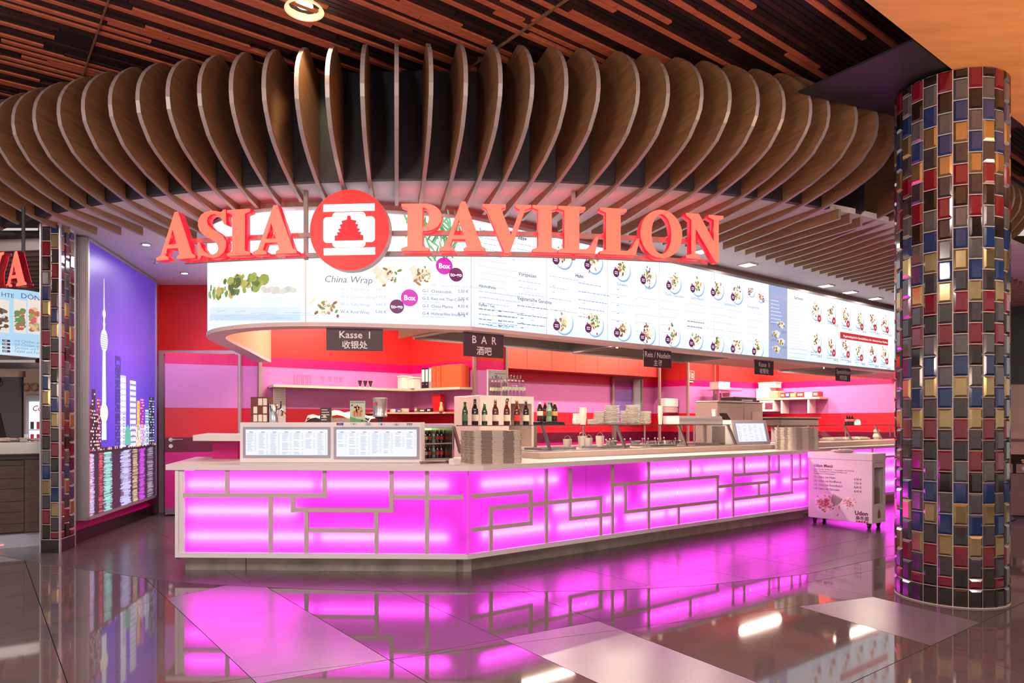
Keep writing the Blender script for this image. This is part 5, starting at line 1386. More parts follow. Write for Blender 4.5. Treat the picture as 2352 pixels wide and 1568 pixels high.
BEER = [(.0, .0), (.032, .0), (.034, .008), (.034, .14), (.031, .17), (.018, .205), (.0145, .225), (.0135, .258), (.0145, .262)]
SLIM = [(.0, .0), (.028, .0), (.030, .006), (.030, .12), (.027, .15), (.015, .185), (.0125, .2), (.012, .225), (.0135, .229)]
BRG = mat('beer_brown', (74, 30, 12), .06, coat=.5); GRG = mat('beer_green', (28, 66, 30), .06, coat=.5); BKG = mat('beer_black', (22, 16, 14), .06, coat=.5)
LBL = mat('bottle_label_pale', (206, 196, 176), .5); LBG = mat('bottle_label_green', (70, 110, 60), .5); LBR = mat('bottle_label_red', (190, 40, 40), .5)
GOLDC = mat('cap_gold', (190, 160, 90), .3, .6)
ZG = 1.225; VB = 1.0
for i, (px, prof, body, lm, cap, lab) in enumerate(((1068, SLIM, GRG, LBG, GRG, 'slim green beer bottle, left end of the bottle row'), (1091, BEER, BKG, LBL, BLACK, 'black beer bottle with pale label beside the slim green one'), (1113, SLIM, GRG, LBL, PORC, 'small dark green bottle with a white foil neck'), (1138, BEER, BRG, LBL, GOLDC, 'brown beer bottle before the white fridge side'), (1164, BEER, BRG, LBL, GOLDC, 'brown beer bottle at the fridge corner'), (1187, BEER, BRG, LBR, GOLDC, 'brown beer bottle with red label before the fridge door'), (1208, BEER, BKG, LBL, GOLDC, 'dark beer bottle, right end of the bottle row'))):
    r = bottle('beer_bottle', 'bottle', prof, body, None, cap, (.04, .105), (.0155, .014), lm, neck=(.030, .172, .0195, .2) if prof is BEER else (.0262, .152, .0155, .183)); r.location = uv(px_u(px, VB), VB, ZG); tag(r, lab, 'bottle', 'beer bottles on the glass counter'); r.rotation_euler = (0, 0, random.uniform(0, 6))
COLA = [(0, 0), (.03, 0), (.033, .01), (.030, .05), (.033, .10), (.032, .14), (.014, .19), (.0125, .205), (.0125, .212)]
CLB = mat('cola_dark', (34, 14, 12), .06, coat=.5); CLG = mat('lemonade_green', (120, 150, 130), .06, coat=.5)
tb = place('bottle_tray', 'flat black tray holding the soft drink bottles', 'tray', px_u(1257, 1.12), 1.06, ZG); b = MB(); b.bbox(-.16, .16, -.05, .12, 0, .035, .004); b.obj('body', BLACK, tb); b = MB(); b.box(-.165, .165, -.055, -.05, 0, .02); b.obj('lip', BLACK, tb)
for i, (px, v, body, lm, cap, lab) in enumerate(((1240, 1.04, CLB, LBL, PORC, 'cola bottle with white cap on the black tray'), (1252, 1.14, CLB, LBR, RED, 'cola bottle with red cap on the black tray'), (1261, 1.03, CLG, LBG, mat('cap_green', (40, 120, 70), .4), 'clear lemonade bottle with green cap on the tray'), (1266, 1.13, CLB, BLACK, BLACK, 'cola bottle with black cap at the back of the tray'), (1274, 1.03, CLB, mat('label_orange', (230, 140, 70), .5), mat('cap_orange', (236, 150, 70), .4), 'dark soda bottle with orange cap and orange label'))):
    r = bottle('soda_bottle', 'bottle', COLA, body, None, cap, (.065, .115), (.0145, .018), lm); r.location = uv(px_u(px, v), v, ZG + .036); tag(r, lab, 'bottle', 'soft drinks on the black tray')
# white bottle fridge with a rack of water bottles on it
fu, fw, _, _ = fit(1102, 1226, 908, 1000, 1.85)
fz = zat(909, uv(fu, 1.85)[1]); ff = place('bottle_fridge', 'white bottle fridge with an open-fronted right bay behind the glass counter', 'fridge', fu, 1.85, 0); FRW = mat('fridge_white', (236, 214, 204), .35)
sp = px_u(1174, 1.85) - fu
b = MB(); b.bbox(-fw / 2, sp, 0, .55, 0, fz, .006); b.obj('cabinet', FRW, ff)
b = MB(); b.box(sp, fw / 2, 0, .55, fz - .09, fz); b.box(fw / 2 - .035, fw / 2, 0, .55, 0, fz - .09); b.box(sp, fw / 2, .5, .55, 0, fz - .09); b.box(sp, fw / 2, 0, .55, 0, .95); b.obj('bay_frame', FRW, ff)
b = MB(); b.box(sp + .004, fw / 2 - .036, .49, .498, .95, fz - .09); b.obj('bay_lining', DARK, ff)
b = MB(); b.bbox(sp - .08, sp - .04, -.012, 0, fz - .07, fz - .03, .004); b.obj('lock', DARK, ff)
WAT = thin_glass('water_plastic', (.86, .88, .93), 1.8); WL = [(0, 0), (.03, 0), (.032, .01), (.032, .12), (.028, .15), (.012, .18), (.011, .2)]
LBW = mat('water_label', (190, 206, 170), .5); proto = None
for i in range(11):
    row = 0 if i < 6 else 1; k = i if i < 6 else i - 6
    px, v = (1160 + k * 8.2, 1.90) if row == 0 else (1131 + k * 7.5, 2.16)
    lab = 'clear water bottle, %s in the front row on the white fridge' % row_rank(k) if row == 0 else 'clear water bottle, %s in the rear row on the white fridge' % row_rank(k)
    if proto is None: r = proto = bottle('water_bottle', 'bottle', WL, WAT, None, mat('cap_silver', (200, 200, 210), .3, .5), (.075, .115), (.013, .016), LBW)
    else: r = dup(proto)
    r.location = uv(px_u(px, v), v, fz); tag(r, lab, 'bottle', 'water bottles, front row' if row == 0 else 'water bottles, rear row')
su, sw, sz, shh = fit(1119, 1166, 840, 908, 2.3)
ws = place('water_display', 'white backed water display panel standing on the fridge', 'display', su, 2.3, fz); b = MB(); b.box(-sw / 2, sw / 2, 0, .015, 0, .35); b.obj('back', mat('panel_mauve', (176, 120, 150), .4), ws)
for x0, x1, z0, z1 in ((-sw / 2, -sw / 2 + .012, 0, .35), (sw / 2 - .012, sw / 2, 0, .35), (-sw / 2, sw / 2, .338, .35)): b = MB(); b.box(x0, x1, -.012, 0, z0, z1); b.obj('frame_bar', PORC, ws)
p = Print(lambda a, b_, off: (a, -off, b_)); p.rect(-sw * .45, sw * .45, .24, .335, (196, 196, 206), 0); p.rect(-sw * .15, sw * .4, .30, .306, (80, 80, 96), 1)
for k in range(20): p.disc(random.uniform(-.09, .06), random.uniform(.245, .275), .012, random.choice([(150, 156, 170), (220, 224, 230), (110, 120, 140)]), 1, 7)
p.disc(-sw * .38, .316, .006, (40, 40, 50), 2, 8); p.obj('print', PRINT0, ws, attr=True)
wr = place('wire_rack', 'wire bottle rack with four curled hooks over the water bottles', 'rack', px_u(1182, 1.97), 1.97, fz)
for k in range(4): b = MB(); x0 = -.07 + k * .05; b.tube([(x0 - .10, .10, .205)] + [(x0 + .016 * math.sin(a) + .012 * a / 6, -.02 * a / 6, .225 + .026 * (1 - math.cos(a)) * .8) for a in [i * .52 for i in range(12)]], .004, 6); b.obj('hook', CHROME, wr, smooth=True)
for x0 in (-.19, .10): b = MB(); b.tube([(x0, .03, 0), (x0, .03, .205)], .004, 6); b.obj('upright', CHROME, wr)
b = MB(); b.tube([(-.19, .03, .205), (.10, .03, .205)], .004, 6); b.obj('crossbar', CHROME, wr)

# open drinks cooler beside the till
cu_, cw2, _, _ = fit(973, 1044, 975, 1060, .72); oc = place('drinks_cooler', 'low open drinks cooler with bottles beside the menu screens', 'cooler', cu_, .74, .9)
b = MB(); b.box(-cw2 / 2, cw2 / 2, .38, .40, 0, .33); b.box(-cw2 / 2, -cw2 / 2 + .012, 0, .4, 0, .30); b.box(cw2 / 2 - .012, cw2 / 2, 0, .4, 0, .33); b.obj('housing', STEEL, oc)
b = MB(); b.bbox(-cw2 / 2, cw2 / 2, -.02, .4, .30, .34, .006); b.obj('top', mat('cooler_lilac', (196, 184, 206), .35), oc)
for z in (.0, .145): b = MB(); b.box(-cw2 / 2 + .012, cw2 / 2 - .012, .05, .38, z, z + .012); b.obj('shelf', STEEL, oc)
b = MB(); b.box(-cw2 / 2 + .04, cw2 / 2 - .02, .36, .375, .275, .295); b.obj('light_strip', mat('strip_green', (190, 230, 150), .4, emit=2), oc)
SB = [(0, 0), (.022, 0), (.024, .006), (.024, .07), (.011, .105), (.010, .118)]
for i in range(14):
    rw, k = divmod(i, 7); m = [CLG, CLB, BRG, CLB, CLG, CLB, CLB][k]; lm = [LBG, LBR, LBL, LBR, LBG, LBR, LBR][k]
    r = bottle('soda_bottle', 'bottle', SB, m, None, RED if lm is LBR else LBL, (.03, .06), (.012, .012), lm, 10); x = -cw2 / 2 + .035 + k * (cw2 - .07) / 6; q = oc.matrix_basis @ Vector((x, .16, .012 + .145 * (1 - rw)))
    bpy.context.view_layer.update() if i == 0 else None
    q = Matrix.Translation(oc.location) @ Matrix.Rotation(ANG, 4, 'Z') @ Vector((x, .16, .012 + .145 * (1 - rw))); r.location = q
    tag(r, 'small soda bottle, %s on the %s cooler shelf' % (row_rank(k), 'upper' if rw == 0 else 'lower'), 'bottle', 'bottles in the cooler, %s shelf' % ('upper' if rw == 0 else 'lower'))
t = place('card_reader', 'white card reader box on the counter beside the tall tray stack', 'card reader', px_u(1046, -.02), -.02, .899); b = MB(); b.bbox(-.035, .035, -.02, .05, 0, .05, .004); b.obj('body', PORC, t); b = MB(); b.box(-.03, .03, .0, .04, .05, .054); b.obj('lid', PAPER, t)
t = place('serving_tongs', 'steel tongs lying on the counter before the cooler', 'tongs', px_u(1000, .25), .25, .905); b = MB(); b.tube([(-.14, .02, 0), (.10, -.02, 0)], .006, 6); b.tube([(-.14, .03, .012), (.10, -.015, .004)], .005, 6); b.obj('arms', CHROME, t); b = MB(); b.bbox(.10, .13, -.035, -.0, -.004, .02, .004); b.obj('grip', DARK, t)

# ================================================================== GLASS FOOD COUNTER
def guard(name, label, us, v0, vt, z0, z1, vback):
    g = thing(name, label, 'glass counter', (0, 0, 0))
    for a, c in zip(us, us[1:]):
        p = [uv(a + .012, v0), uv(c - .012, v0), uv(c - .012, vt), uv(a + .012, vt)]; b = MB(); n = Vector((*(-V * .006), 0))
        vs = [Vector((*p[0], z0)), Vector((*p[1], z0)), Vector((*p[2], z1)), Vector((*p[3], z1))]; b.add([tuple(q) for q in vs] + [tuple(q - n) for q in vs], [(0, 1, 2, 3), (7, 6, 5, 4), (0, 4, 5, 1), (1, 5, 6, 2), (2, 6, 7, 3), (3, 7, 4, 0)]); b.obj('front_pane', GLASS, g)
    b = MB(); b.prism([uv(us[0], vt - .03), uv(us[-1], vt - .03), uv(us[-1], vback), uv(us[0], vback)], z1, z1 + .008); b.obj('glass_shelf', GLASS, g)
    b = MB(); b.prism([uv(us[0], vt - .034), uv(us[-1], vt - .034), uv(us[-1], vt - .030), uv(us[0], vt - .030)], z1, z1 + .008); b.obj('shelf_edge', mat('glass_edge', (70, 90, 84), .1), g)
    for a in us:
        b = MB(); q0, q1 = Vector(uv(a, v0)), Vector(uv(a, vt)); w_ = U * .011; dn = V * .03
        vs = []
        for q, z in ((q0, z0 - .005), (q1, z1)): vs += [(*(q - w_), z), (*(q + w_), z), (*(q + w_ + dn), z), (*(q - w_ + dn), z)]
        b.add(vs, [(3, 2, 1, 0), (4, 5, 6, 7), (0, 1, 5, 4), (1, 2, 6, 5), (2, 3, 7, 6), (3, 0, 4, 7)]); b.obj('bracket', STEEL, g)
        b = MB(); b.tube([(*uv(a, vback - .03), z0 + .01), (*uv(a, vback - .03), z1)], .012, 8); b.obj('rear_post', STEEL, g)
    return g


us = [px_u(1052, .5), px_u(1257, .5), px_u(1428, .5), px_u(1570, .5), px_u(1683, .5)]
guard('glass_counter', 'slanted glass food guard with steel brackets along the counter', us, .44, .56, .972, ZG - .008, 1.14)
us2 = [px_u(1868, .5), px_u(1950, .5), px_u(2020, .5), px_u(2120, .5)]
guard('glass_counter', 'second glass food guard near the tiled column', us2, .44, .56, .972, 1.2, 1.1)
# crockery on and behind the glass shelf
random.seed(5)


def stack(name, label, cat, grp, pxc, v, z, n, pitch, prof, m, seg=20):
    first = None
    for k in range(n):
        if first is None: b = MB(); b.lathe(prof, seg); first = b.obj(name, m, None, smooth=True); o = first
        else: o = dup(first)
        p = uv(px_u(pxc, v), v); o.location = (p[0] + random.uniform(-.002, .002), p[1] + random.uniform(-.002, .002), z + k * pitch); tag(o, label % pile_rank(k, n), cat, grp)


def pl_prof(r, h): return [(0, .003), (r * .55, 0), (r * .62, .003), (r, h), (r * .985, h + .002), (r * .6, .008), (0, .007)]


ZT_ = ZG + .001
for i, (p0, p1, pt, pb, v, n, lab) in enumerate(((1349, 1376, 965, 980, .82, 5, 'low stack of saucers beside the cups'), (1362, 1397, 948, 978, 1.0, 9, 'stack of side plates left of the tallest'), (1387, 1424, 934, 976, .86, 13, 'tall left plate stack'), (1424, 1445, 946, 976, 1.0, 9, 'narrow bowl stack between the tall plate stacks'), (1436, 1470, 933, 976, .84, 13, 'tall right plate stack'), (1470, 1496, 947, 976, .95, 9, 'plate stack at the right end'))):
    Y = uv(px_u((p0 + p1) / 2, v), v)[1]; r = (p1 - p0) / 3200 * Y; hgt = (976 - pt) / 1600 * Y; pit = hgt / n
    stack('plate', 'white plate, %s in the ' + lab, 'plate', lab, (p0 + p1) / 2, v, ZT_, n, pit, pl_prof(r, pit * 1.25), PORC)
CUP = lambda r0, r1, h: [(0, 0), (r0, 0), (r1, h), (r1 + .002, h), (r1 + .002, h - .004), (r1 - .002, h), (r0 - .003, .004), (0, .004)]
for (px, v, n, lab) in ((1339, .95, 7, 'paper cup stack'), (1516.5, .9, 9, 'slim cup stack right of the plates'), (1640, .8, 3, 'short cup stack on the white carton')):
    Y = uv(px_u(px, v), v)[1]; r = .042 if n == 7 else .03; z = ZT_ if n != 3 else zat(958, Y)
    stack('paper_cup', 'white paper cup, %s in the ' + lab, 'cup', lab, px, v, z, n, .018, CUP(r * .72, r, .09 if n != 3 else .07), PAPERW, 16)
t = place('napkin_holder', 'white folded napkin holder beside the paper cups', 'napkin holder', px_u(1327, .80), .80, ZT_); b = MB(); b.bbox(-.045, .045, 0, .05, 0, .075, .012); b.obj('holder', PORC, t); b = MB(); b.prism([(-.035, .006), (.03, .002), (.035, .04), (-.03, .046)], .07, .125); b.obj('napkins', PAPER, t)
u, w_, zb, h = fit(1557, 1656, 958, 977, .72); t = place('foam_carton', 'long low white carton lying on the glass shelf', 'carton', u, .70, ZT_); b = MB(); b.bbox(-w_ / 2, w_ / 2, 0, .26, 0, h, .006); b.obj('body', mat('carton_white', (224, 214, 216), .6), t); b = MB(); b.box(-w_ / 2, w_ / 2 - .02, -.003, 0, h - .03, h); b.obj('flap', MATS['carton_white'], t)
for px in (1618, 1634): stack('paper_cup', 'white paper cup, %s in the ' + ('left' if px == 1618 else 'right') + ' cup tower', 'cup', 'leaning cup towers', px, .95, .97, 13, .02, CUP(.024, .032, .07), PAPERW, 14)
# wells: ladles, pots and pans seen through the glass
for i, (px, v, r, h, c, lab) in enumerate(((1303, .8, .05, .10, 'tub_white', 'pale tub behind the glass, left'), (1338, .85, .055, .13, 'tub_white', 'white bucket of chopsticks behind the glass'), (1352, .75, .045, .11, 'tub_white', 'slim white bucket behind the glass'), (1378, .8, .05, .13, 'tub_white', 'white cup bucket behind the glass, centre'))):
    t = place('bucket', lab, 'bucket', px_u(px, v), v, .968); b = MB(); b.lathe([(r * .8, 0), (r, h), (r * .94, h), (r * .75, .006), (0, .006)], 18); b.obj('pail', MATS[c], t, smooth=True); b = MB(); b.tube([(-r, 0, h), (-r * .7, 0, h + r * .55), (0, 0, h + r * .8), (r * .7, 0, h + r * .55), (r, 0, h)], .003, 6); b.obj('handle', CHROME, t)
for i, px in enumerate((1394, 1403, 1411, 1437, 1450, 1477, 1483, 1491, 1507, 1514, 1520, 1528, 1553)):
    v = .6 + .12 * (i % 3); t = place('ladle', 'steel ladle, %s standing in the food wells' % row_rank(i), 'ladle', px_u(px, v), v, .968, 'ladles in the wells', random.uniform(-.3, .3)); b = MB(); b.tube([(0, 0, 0), (0, .01, .06), (.004, .02, .085)], .005, 6); b.obj('shaft', CHROME, t); b = MB(); b.lathe([(0, .078), (.010, .082), (.012, .09), (.008, .098), (0, .1)], 10, cx=.004, cy=.02); b.obj('knob', CHROME, t, smooth=True)
for i, (px, v, s_, lab) in enumerate(((1405, .95, 1.0, 'round white bowl behind the first bracket'), (1460, .95, .9, 'white bowl under the tall plate stacks'), (1495, .92, .8, 'square-sided white tub behind the ladles'), (1515, .9, .7, 'grey bowl behind the ladles'), (1533, .92, .85, 'white tub near the third bracket'), (1553, .95, .8, 'steel pot near the third bracket'))):
    t = place('food_bowl', lab, 'bowl', px_u(px, v), v, .968); b = MB(); r = .075 * s_; b.lathe([(r * .6, 0), (r * .95, r * .75), (r, r * .85), (r * .9, r * .8), (r * .5, .008), (0, .008)], 20); b.obj('bowl', STEEL if 'steel' in lab else GREYP if 'grey' in lab else PORC, t, smooth=True); b = MB(); b.lathe([(0, r * .62), (r * .84, r * .6)], 16); b.obj('food', mat('food_pale', (226, 206, 176), .7), t)
for i in range(5):
    u0 = us[0] + .25 + i * (us[-1] - us[0] - .6) / 4.4; t = place('food_pan', 'steel food pan, %s in the well behind the glass' % row_rank(i), 'pan', u0 + .2, .68, .969, 'pans in the wells'); b = MB(); b.box(-.24, .24, -.14, -.12, 0, .02); b.box(-.24, .24, .12, .14, 0, .02); b.box(-.24, -.22, -.12, .12, 0, .02); b.box(.22, .24, -.12, .12, 0, .02); b.obj('rim', STEEL, t); b = MB(); b.box(-.22, .22, -.12, .12, -.0, .006); b.obj('food', mat('food_brown_%d' % (i % 2), ((120, 84, 60), (170, 140, 110))[i % 2], .6, noise=.4, nscale=40), t)
for i, v in enumerate((1.6, 1.6, 1.6)):
    pass
rk = place('back_bench', 'steel back bench under the kitchen wall cabinets', 'bench', 5.2, 2.6, 0); b = MB(); b.box(-2.4, 2.6, 0, .6, .86, .9); b.obj('top', STEEL, rk); b = MB(); b.box(-2.4, 2.6, .05, .55, .1, .86); b.obj('cupboard', mat('bench_red', (150, 30, 40), .4), rk)
for k in range(4): b = MB(); b.box(-2.3 + k * 1.6, -2.24 + k * 1.6, .02, .06, .9, 1.2); b.obj('upright', STEEL, rk)

# ================================================================== KITCHEN: cabinets, hatch window, dispenser, machines
u0, u1 = px_u(1150, 5.0), px_u(1511, 5.0); nb = 7
for k in range(nb):
    a, c = u0 + (u1 - u0) * k / nb, u0 + (u1 - u0) * (k + 1) / nb; t = place('wall_cabinet', 'orange-red wall cabinet, %s in the kitchen row' % row_rank(k), 'cabinet', (a + c) / 2, 5.0, 2.22, 'orange wall cabinets'); w_ = c - a
    b = MB(); b.box(-w_ / 2, w_ / 2, .02, .5, 0, .9); b.obj('carcass', mat('cabinet_red', (200, 50, 44), .35), t); b = MB(); b.bbox(-w_ / 2 + .003, w_ / 2 - .003, 0, .02, 0, .9, .003); b.obj('door', mat('cabinet_orange', (236, 66, 50), .3), t)
hu, hw, hz, hhh = fit(1406, 1476, 864, 975, 5.46); t = place('window_1', 'grey framed hatch window in the kitchen back wall', 'window', hu, 5.47, hz); t['kind'] = 'structure'
for x0, x1, z0, z1 in ((-hw / 2, -hw / 2 + .05, 0, hhh), (hw / 2 - .05, hw / 2, 0, hhh), (-hw / 2, hw / 2, hhh - .06, hhh), (hw * .16, hw * .16 + .04, 0, hhh)): b = MB(); b.box(x0, x1, -.03, .02, z0, z1); b.obj('window_frame', mat('window_grey', (150, 128, 126), .4), t)
b = MB(); b.box(-hw / 2 + .05, hw * .16, .0, .01, 0, hhh - .06); b.obj('pane', mat('pane_violet', (128, 104, 176), .12), t); b = MB(); b.box(hw * .16 + .04, hw / 2 - .05, .0, .01, 0, hhh - .06); b.obj('pane', mat('pane_blue', (158, 180, 190), .12), t)
b = MB(); b.box(-hw / 2 + .05, hw * .16, -.004, .0, hhh - .28, hhh - .1); b.obj('shade', mat('pane_plum', (126, 40, 130), .3), t)
u, w_, zb, h = fit(1520, 1551, 915, 948, 4.9); t = place('towel_dispenser', 'white paper towel dispenser on the pink wall', 'dispenser', u, 4.8, zb)
b = MB(); b.bbox(-w_ / 2, w_ / 2, 0, .16, h * .38, h, .02); b.obj('cover', PORC, t); b = MB(); b.bbox(-w_ / 2 + .01, w_ / 2 - .01, .01, .16, 0, h * .38, .01); b.obj('base', mat('dispenser_grey', (190, 160, 164), .4), t)
u, w_, zb, h = fit(1578, 1595, 851, 879, 4.6); t = place('hose_sign', 'small red fire hose sign on the dark red pillar', 'sign', u, 4.605, zb); b = MB(); b.box(-w_ / 2, w_ / 2, 0, .01, h * .25, h); b.obj('plate', mat('sign_red', (176, 30, 36), .4), t); b = MB(); b.box(-w_ * .4, w_ * .4, 0, .01, 0, h * .2); b.obj('lower_plate', mat('sign_red2', (160, 40, 40), .4), t)
p = Print(lambda a, b_, off: (a, -off, b_)); C_ = (250, 216, 190)
for (x0, x1, z0, z1) in ((-.5, .5, .96, 1), (-.5, .5, .27, .31), (-.5, -.44, .27, 1), (.44, .5, .27, 1), (-.32, -.05, .4, .88), (.1, .16, .4, .85), (.2, .36, .4, .55), (.2, .36, .62, .8)): p.rect(x0 * w_, x1 * w_, z0 * h, z1 * h, C_, 0)
p.rect(-.2 * w_, -.14 * w_, .62 * h, .8 * h, (176, 30, 36), 1); p.rect(-.36 * w_, .36 * w_, .05 * h, .15 * h, C_, 0); p.obj('pictogram', PRINT0, t, attr=True)
MG = mat('machine_grey', (196, 176, 168), .35, .3)


def machine(name, label, cat, px0, px1, pt, pb, v, d, parts):
    u, w_, zb, h = fit(px0, px1, pt, pb, v); t = place(name, label, cat, u, v, .9 if zb < 1.3 else zb); b = MB(); hb = zb + h - (.9 if zb < 1.3 else zb); b.bbox(-w_ / 2, w_ / 2, 0, d, 0, hb, .01); b.obj('body', MG, t); parts(t, w_, hb, d); return t


machine('drink_machine', 'grey counter drinks machine behind the till screens', 'drinks machine', 1648, 1708, 925, 972, 1.35, .4, lambda t, w_, h, d: (MB().bbox(-w_ / 2 + .02, w_ / 2 - .02, -.01, 0, h * .2, h * .9, .004).obj('front_panel', mat('panel_rose', (206, 178, 172), .4), t), MB().bbox(-w_ / 2, w_ / 2, -.02, d, h, h + .03, .01).obj('lid', MG, t)))
machine('drink_machine', 'second grey drinks machine with a pale front flap', 'drinks machine', 1709, 1752, 926, 971, 1.4, .4, lambda t, w_, h, d: (MB().bbox(-w_ * .1, w_ / 2 - .02, -.012, 0, h * .1, h * .8, .004).obj('flap', mat('flap_pale', (222, 190, 184), .4), t), MB().bbox(-w_ / 2, w_ / 2, -.01, d, h, h + .02, .006).obj('lid', MG, t)))
cbox('receipt_printer', 'black flat printer on top of the grey drinks machines', 'printer', 1688, 1738, 915, 927, 1.5, .25, BLACK, None, zat(926, uv(px_u(1713, 1.4), 1.4)[1]) + .022, lambda t, w_, h, d: MB().box(-w_ * .2, w_ * .3, -.006, 0, h * .2, h * .5).obj('paper_slot', PAPER, t))
u, w_, zb, h = fit(1690, 1770, 974, 1030, .5); td = place('till_display', 'tilted lit till screen on the counter ledge under the second till sign', 'display', u, .50, .958)
ANGT = .22
b = MB(); vs = [(-w_ / 2, 0, 0), (w_ / 2, 0, 0), (w_ / 2, h * ANGT, h), (-w_ / 2, h * ANGT, h), (-w_ / 2, .2, 0), (w_ / 2, .2, 0), (w_ / 2, .2, h), (-w_ / 2, .2, h)]; b.add(vs, [(0, 1, 2, 3), (5, 4, 7, 6), (4, 5, 1, 0), (3, 2, 6, 7), (0, 3, 7, 4), (1, 5, 6, 2)]); b.obj('cabinet', WHITE, td)
p = Print(lambda a, b_, off: (a, b_ * ANGT - off, b_)); p.rect(-w_ * .43, w_ * .43, h * .08, h * .9, (150, 140, 170), 0); p.rect(-w_ * .40, w_ * .40, h * .12, h * .86, (244, 246, 255), 1)
for c in range(5):
    for r in range(10):
        if random.random() < .85: p.rect(w_ * (-.37 + c * .155), w_ * (-.37 + c * .155 + random.uniform(.05, .1)), h * (.18 + r * .065), h * (.195 + r * .065), (176, 180, 214), 2)
p.obj('screen', MATS['screen_backlit'], td, attr=True)
t = place('screen_back', 'grey back of a till screen behind the glass guard', 'display', px_u(1652, .66), .66, .969); b = MB(); b.bbox(-.16, .16, 0, .03, 0, .24, .006); b.obj('back', mat('screen_grey', (176, 164, 158), .35), t); b = MB(); b.bbox(-.08, .08, .0, .1, -.006, .012, .004); b.obj('foot', DARK, t)
t = place('till_monitor', 'dark tilted till monitor beside the grey drinks machine', 'monitor', px_u(1678, 1.1), 1.1, ZG); b = MB(); b.add([(-.08, 0, 0), (.08, 0, 0), (.05, .1, .16), (-.11, .1, .16), (-.08, .02, 0), (.08, .02, 0), (.05, .12, .16), (-.11, .12, .16)], [(0, 1, 2, 3), (5, 4, 7, 6), (0, 4, 5, 1), (3, 2, 6, 7), (0, 3, 7, 4), (1, 5, 6, 2)]); b.obj('screen', mat('monitor_black', (54, 44, 44), .2), t); b = MB(); b.bbox(-.09, .09, .02, .14, -.0, .014, .004); b.obj('foot', DARK, t)
# second kitchen
RLn0 = Vector(uv(11.12, 4.3)); RLd = -V; RLR = math.atan2(RLd.y, RLd.x)


def on_right(px):
    k = (px - 1176) / 1600; t = (k * RLn0.y - RLn0.x) / (RLd.x - k * RLd.y); return RLn0 + RLd * t


def right_box(name, label, cat, px0, px1, pt, pb, depth, m, group=None, z=None, parts=None, off=0):
    a, c = on_right(px0), on_right(px1); w_ = (c - a).length; q = (a + c) / 2; zb = zat(pb, q.y) if z is None else z; h = (pb - pt) / 1600 * q.y; q = q + U * off
    t = thing(name, label, cat, (q.x, q.y, zb), RLR, group); b = MB(); b.bbox(-w_ / 2 + .002, w_ / 2 - .002, 0, depth, 0, h, .006); b.obj('body', m, t)
    if parts: parts(t, w_, h, depth)
    return t, zb + h


def shelf_brackets(t, w_, h, d):
    for x in (-.08 * w_, .33 * w_): b = MB(); b.box(x - .02, x + .02, .02, .3, -.3, 0); b.obj('bracket', PORC, t)


t, zsh = right_box('wall_shelf', 'wall shelf with cartons in the second kitchen', 'shelf', 1735, 1882, 913, 918, .36, MATS['shelf_cream'], None, None, shelf_brackets)
zsh += .001
CARD = mat('carton_kraft', (222, 184, 140), .6)
def flaps(t, w_, h, d): b = MB(); b.box(-w_ * .5, w_ * .5, -.003, .0, h * .86, h * .93); b.obj('tape', PAPER, t)
_, zt_ = right_box('carton', 'white printed carton on the second kitchen shelf', 'carton', 1736, 1767, 890, 913, .3, TUB, None, zsh, flaps); right_box('carton', 'kraft carton beside the white printed one', 'carton', 1768, 1786, 897, 913, .3, CARD, None, zsh, flaps)
right_box('lidded_tub', 'white round-cornered tub on top of the printed carton', 'tub', 1741, 1780, 875, 886, .26, TUB, None, zt_ + .002, lambda t, w_, h, d: MB().bbox(-w_ / 2 - .008, w_ / 2 + .008, -.008, d + .008, h, h + .025, .004).obj('lid', TUB, t), .01)
PK = [((196, 60, 40), 'red noodle pack'), ((90, 60, 140), 'purple snack pack'), ((230, 150, 60), 'orange noodle pack'), ((214, 50, 44), 'red carton with white print'), ((240, 226, 214), 'white square carton'), ((180, 60, 60), 'small red pack at the shelf end')]
for i, (p0, p1, pt) in enumerate(((1792, 1803, 902), (1803, 1814, 900), (1814, 1828, 903), (1828, 1847, 901), (1847, 1865, 902), (1866, 1880, 901))): right_box('food_pack', PK[i][1] + ' on the second kitchen shelf', 'pack', p0, p1, pt, 913, .2, mat('fp%d' % i, PK[i][0], .4), 'packs on the second kitchen shelf', zsh, lambda t, w_, h, d: MB().box(-w_ * .3, w_ * .3, -.003, 0, h * .3, h * .7).obj('label', PAPER, t))
right_box('microwave', 'white microwave hanging under the kitchen shelf', 'microwave', 1744, 1778, 920, 945, .34, TUB, None, None, lambda t, w_, h, d: MB().box(-w_ * .1, w_ * .4, -.004, 0, h * .2, h * .8).obj('door_glass', mat('mw_glass', (126, 70, 90), .2), t))
u, w_, zb, h = fit(1651, 1705, 893, 897, 4.16); t = place('wire_shelf', 'small steel wall shelf beside the red pillar', 'shelf', u, 4.16, zb); b = MB(); b.box(-w_ / 2, w_ / 2, 0, .3, 0, .02); b.obj('board', STEEL, t); b = MB(); b.box(-w_ / 2, -w_ / 2 + .02, 0, .02, -.5, 0); b.box(w_ * .1, w_ * .1 + .02, .28, .3, -.5, .0); b.obj('upright', STEEL, t)
cbox('paper_pile', 'pile of paper sheets on the small steel shelf', 'papers', 1651, 1677, 876, 893, 4.17, .24, PAPERW, None, zb + .02, lambda t, w_, h, d: MB().box(-w_ / 2 - .005, w_ / 2 + .005, -.005, d, h, h + .006).obj('top_sheet', PAPER, t))
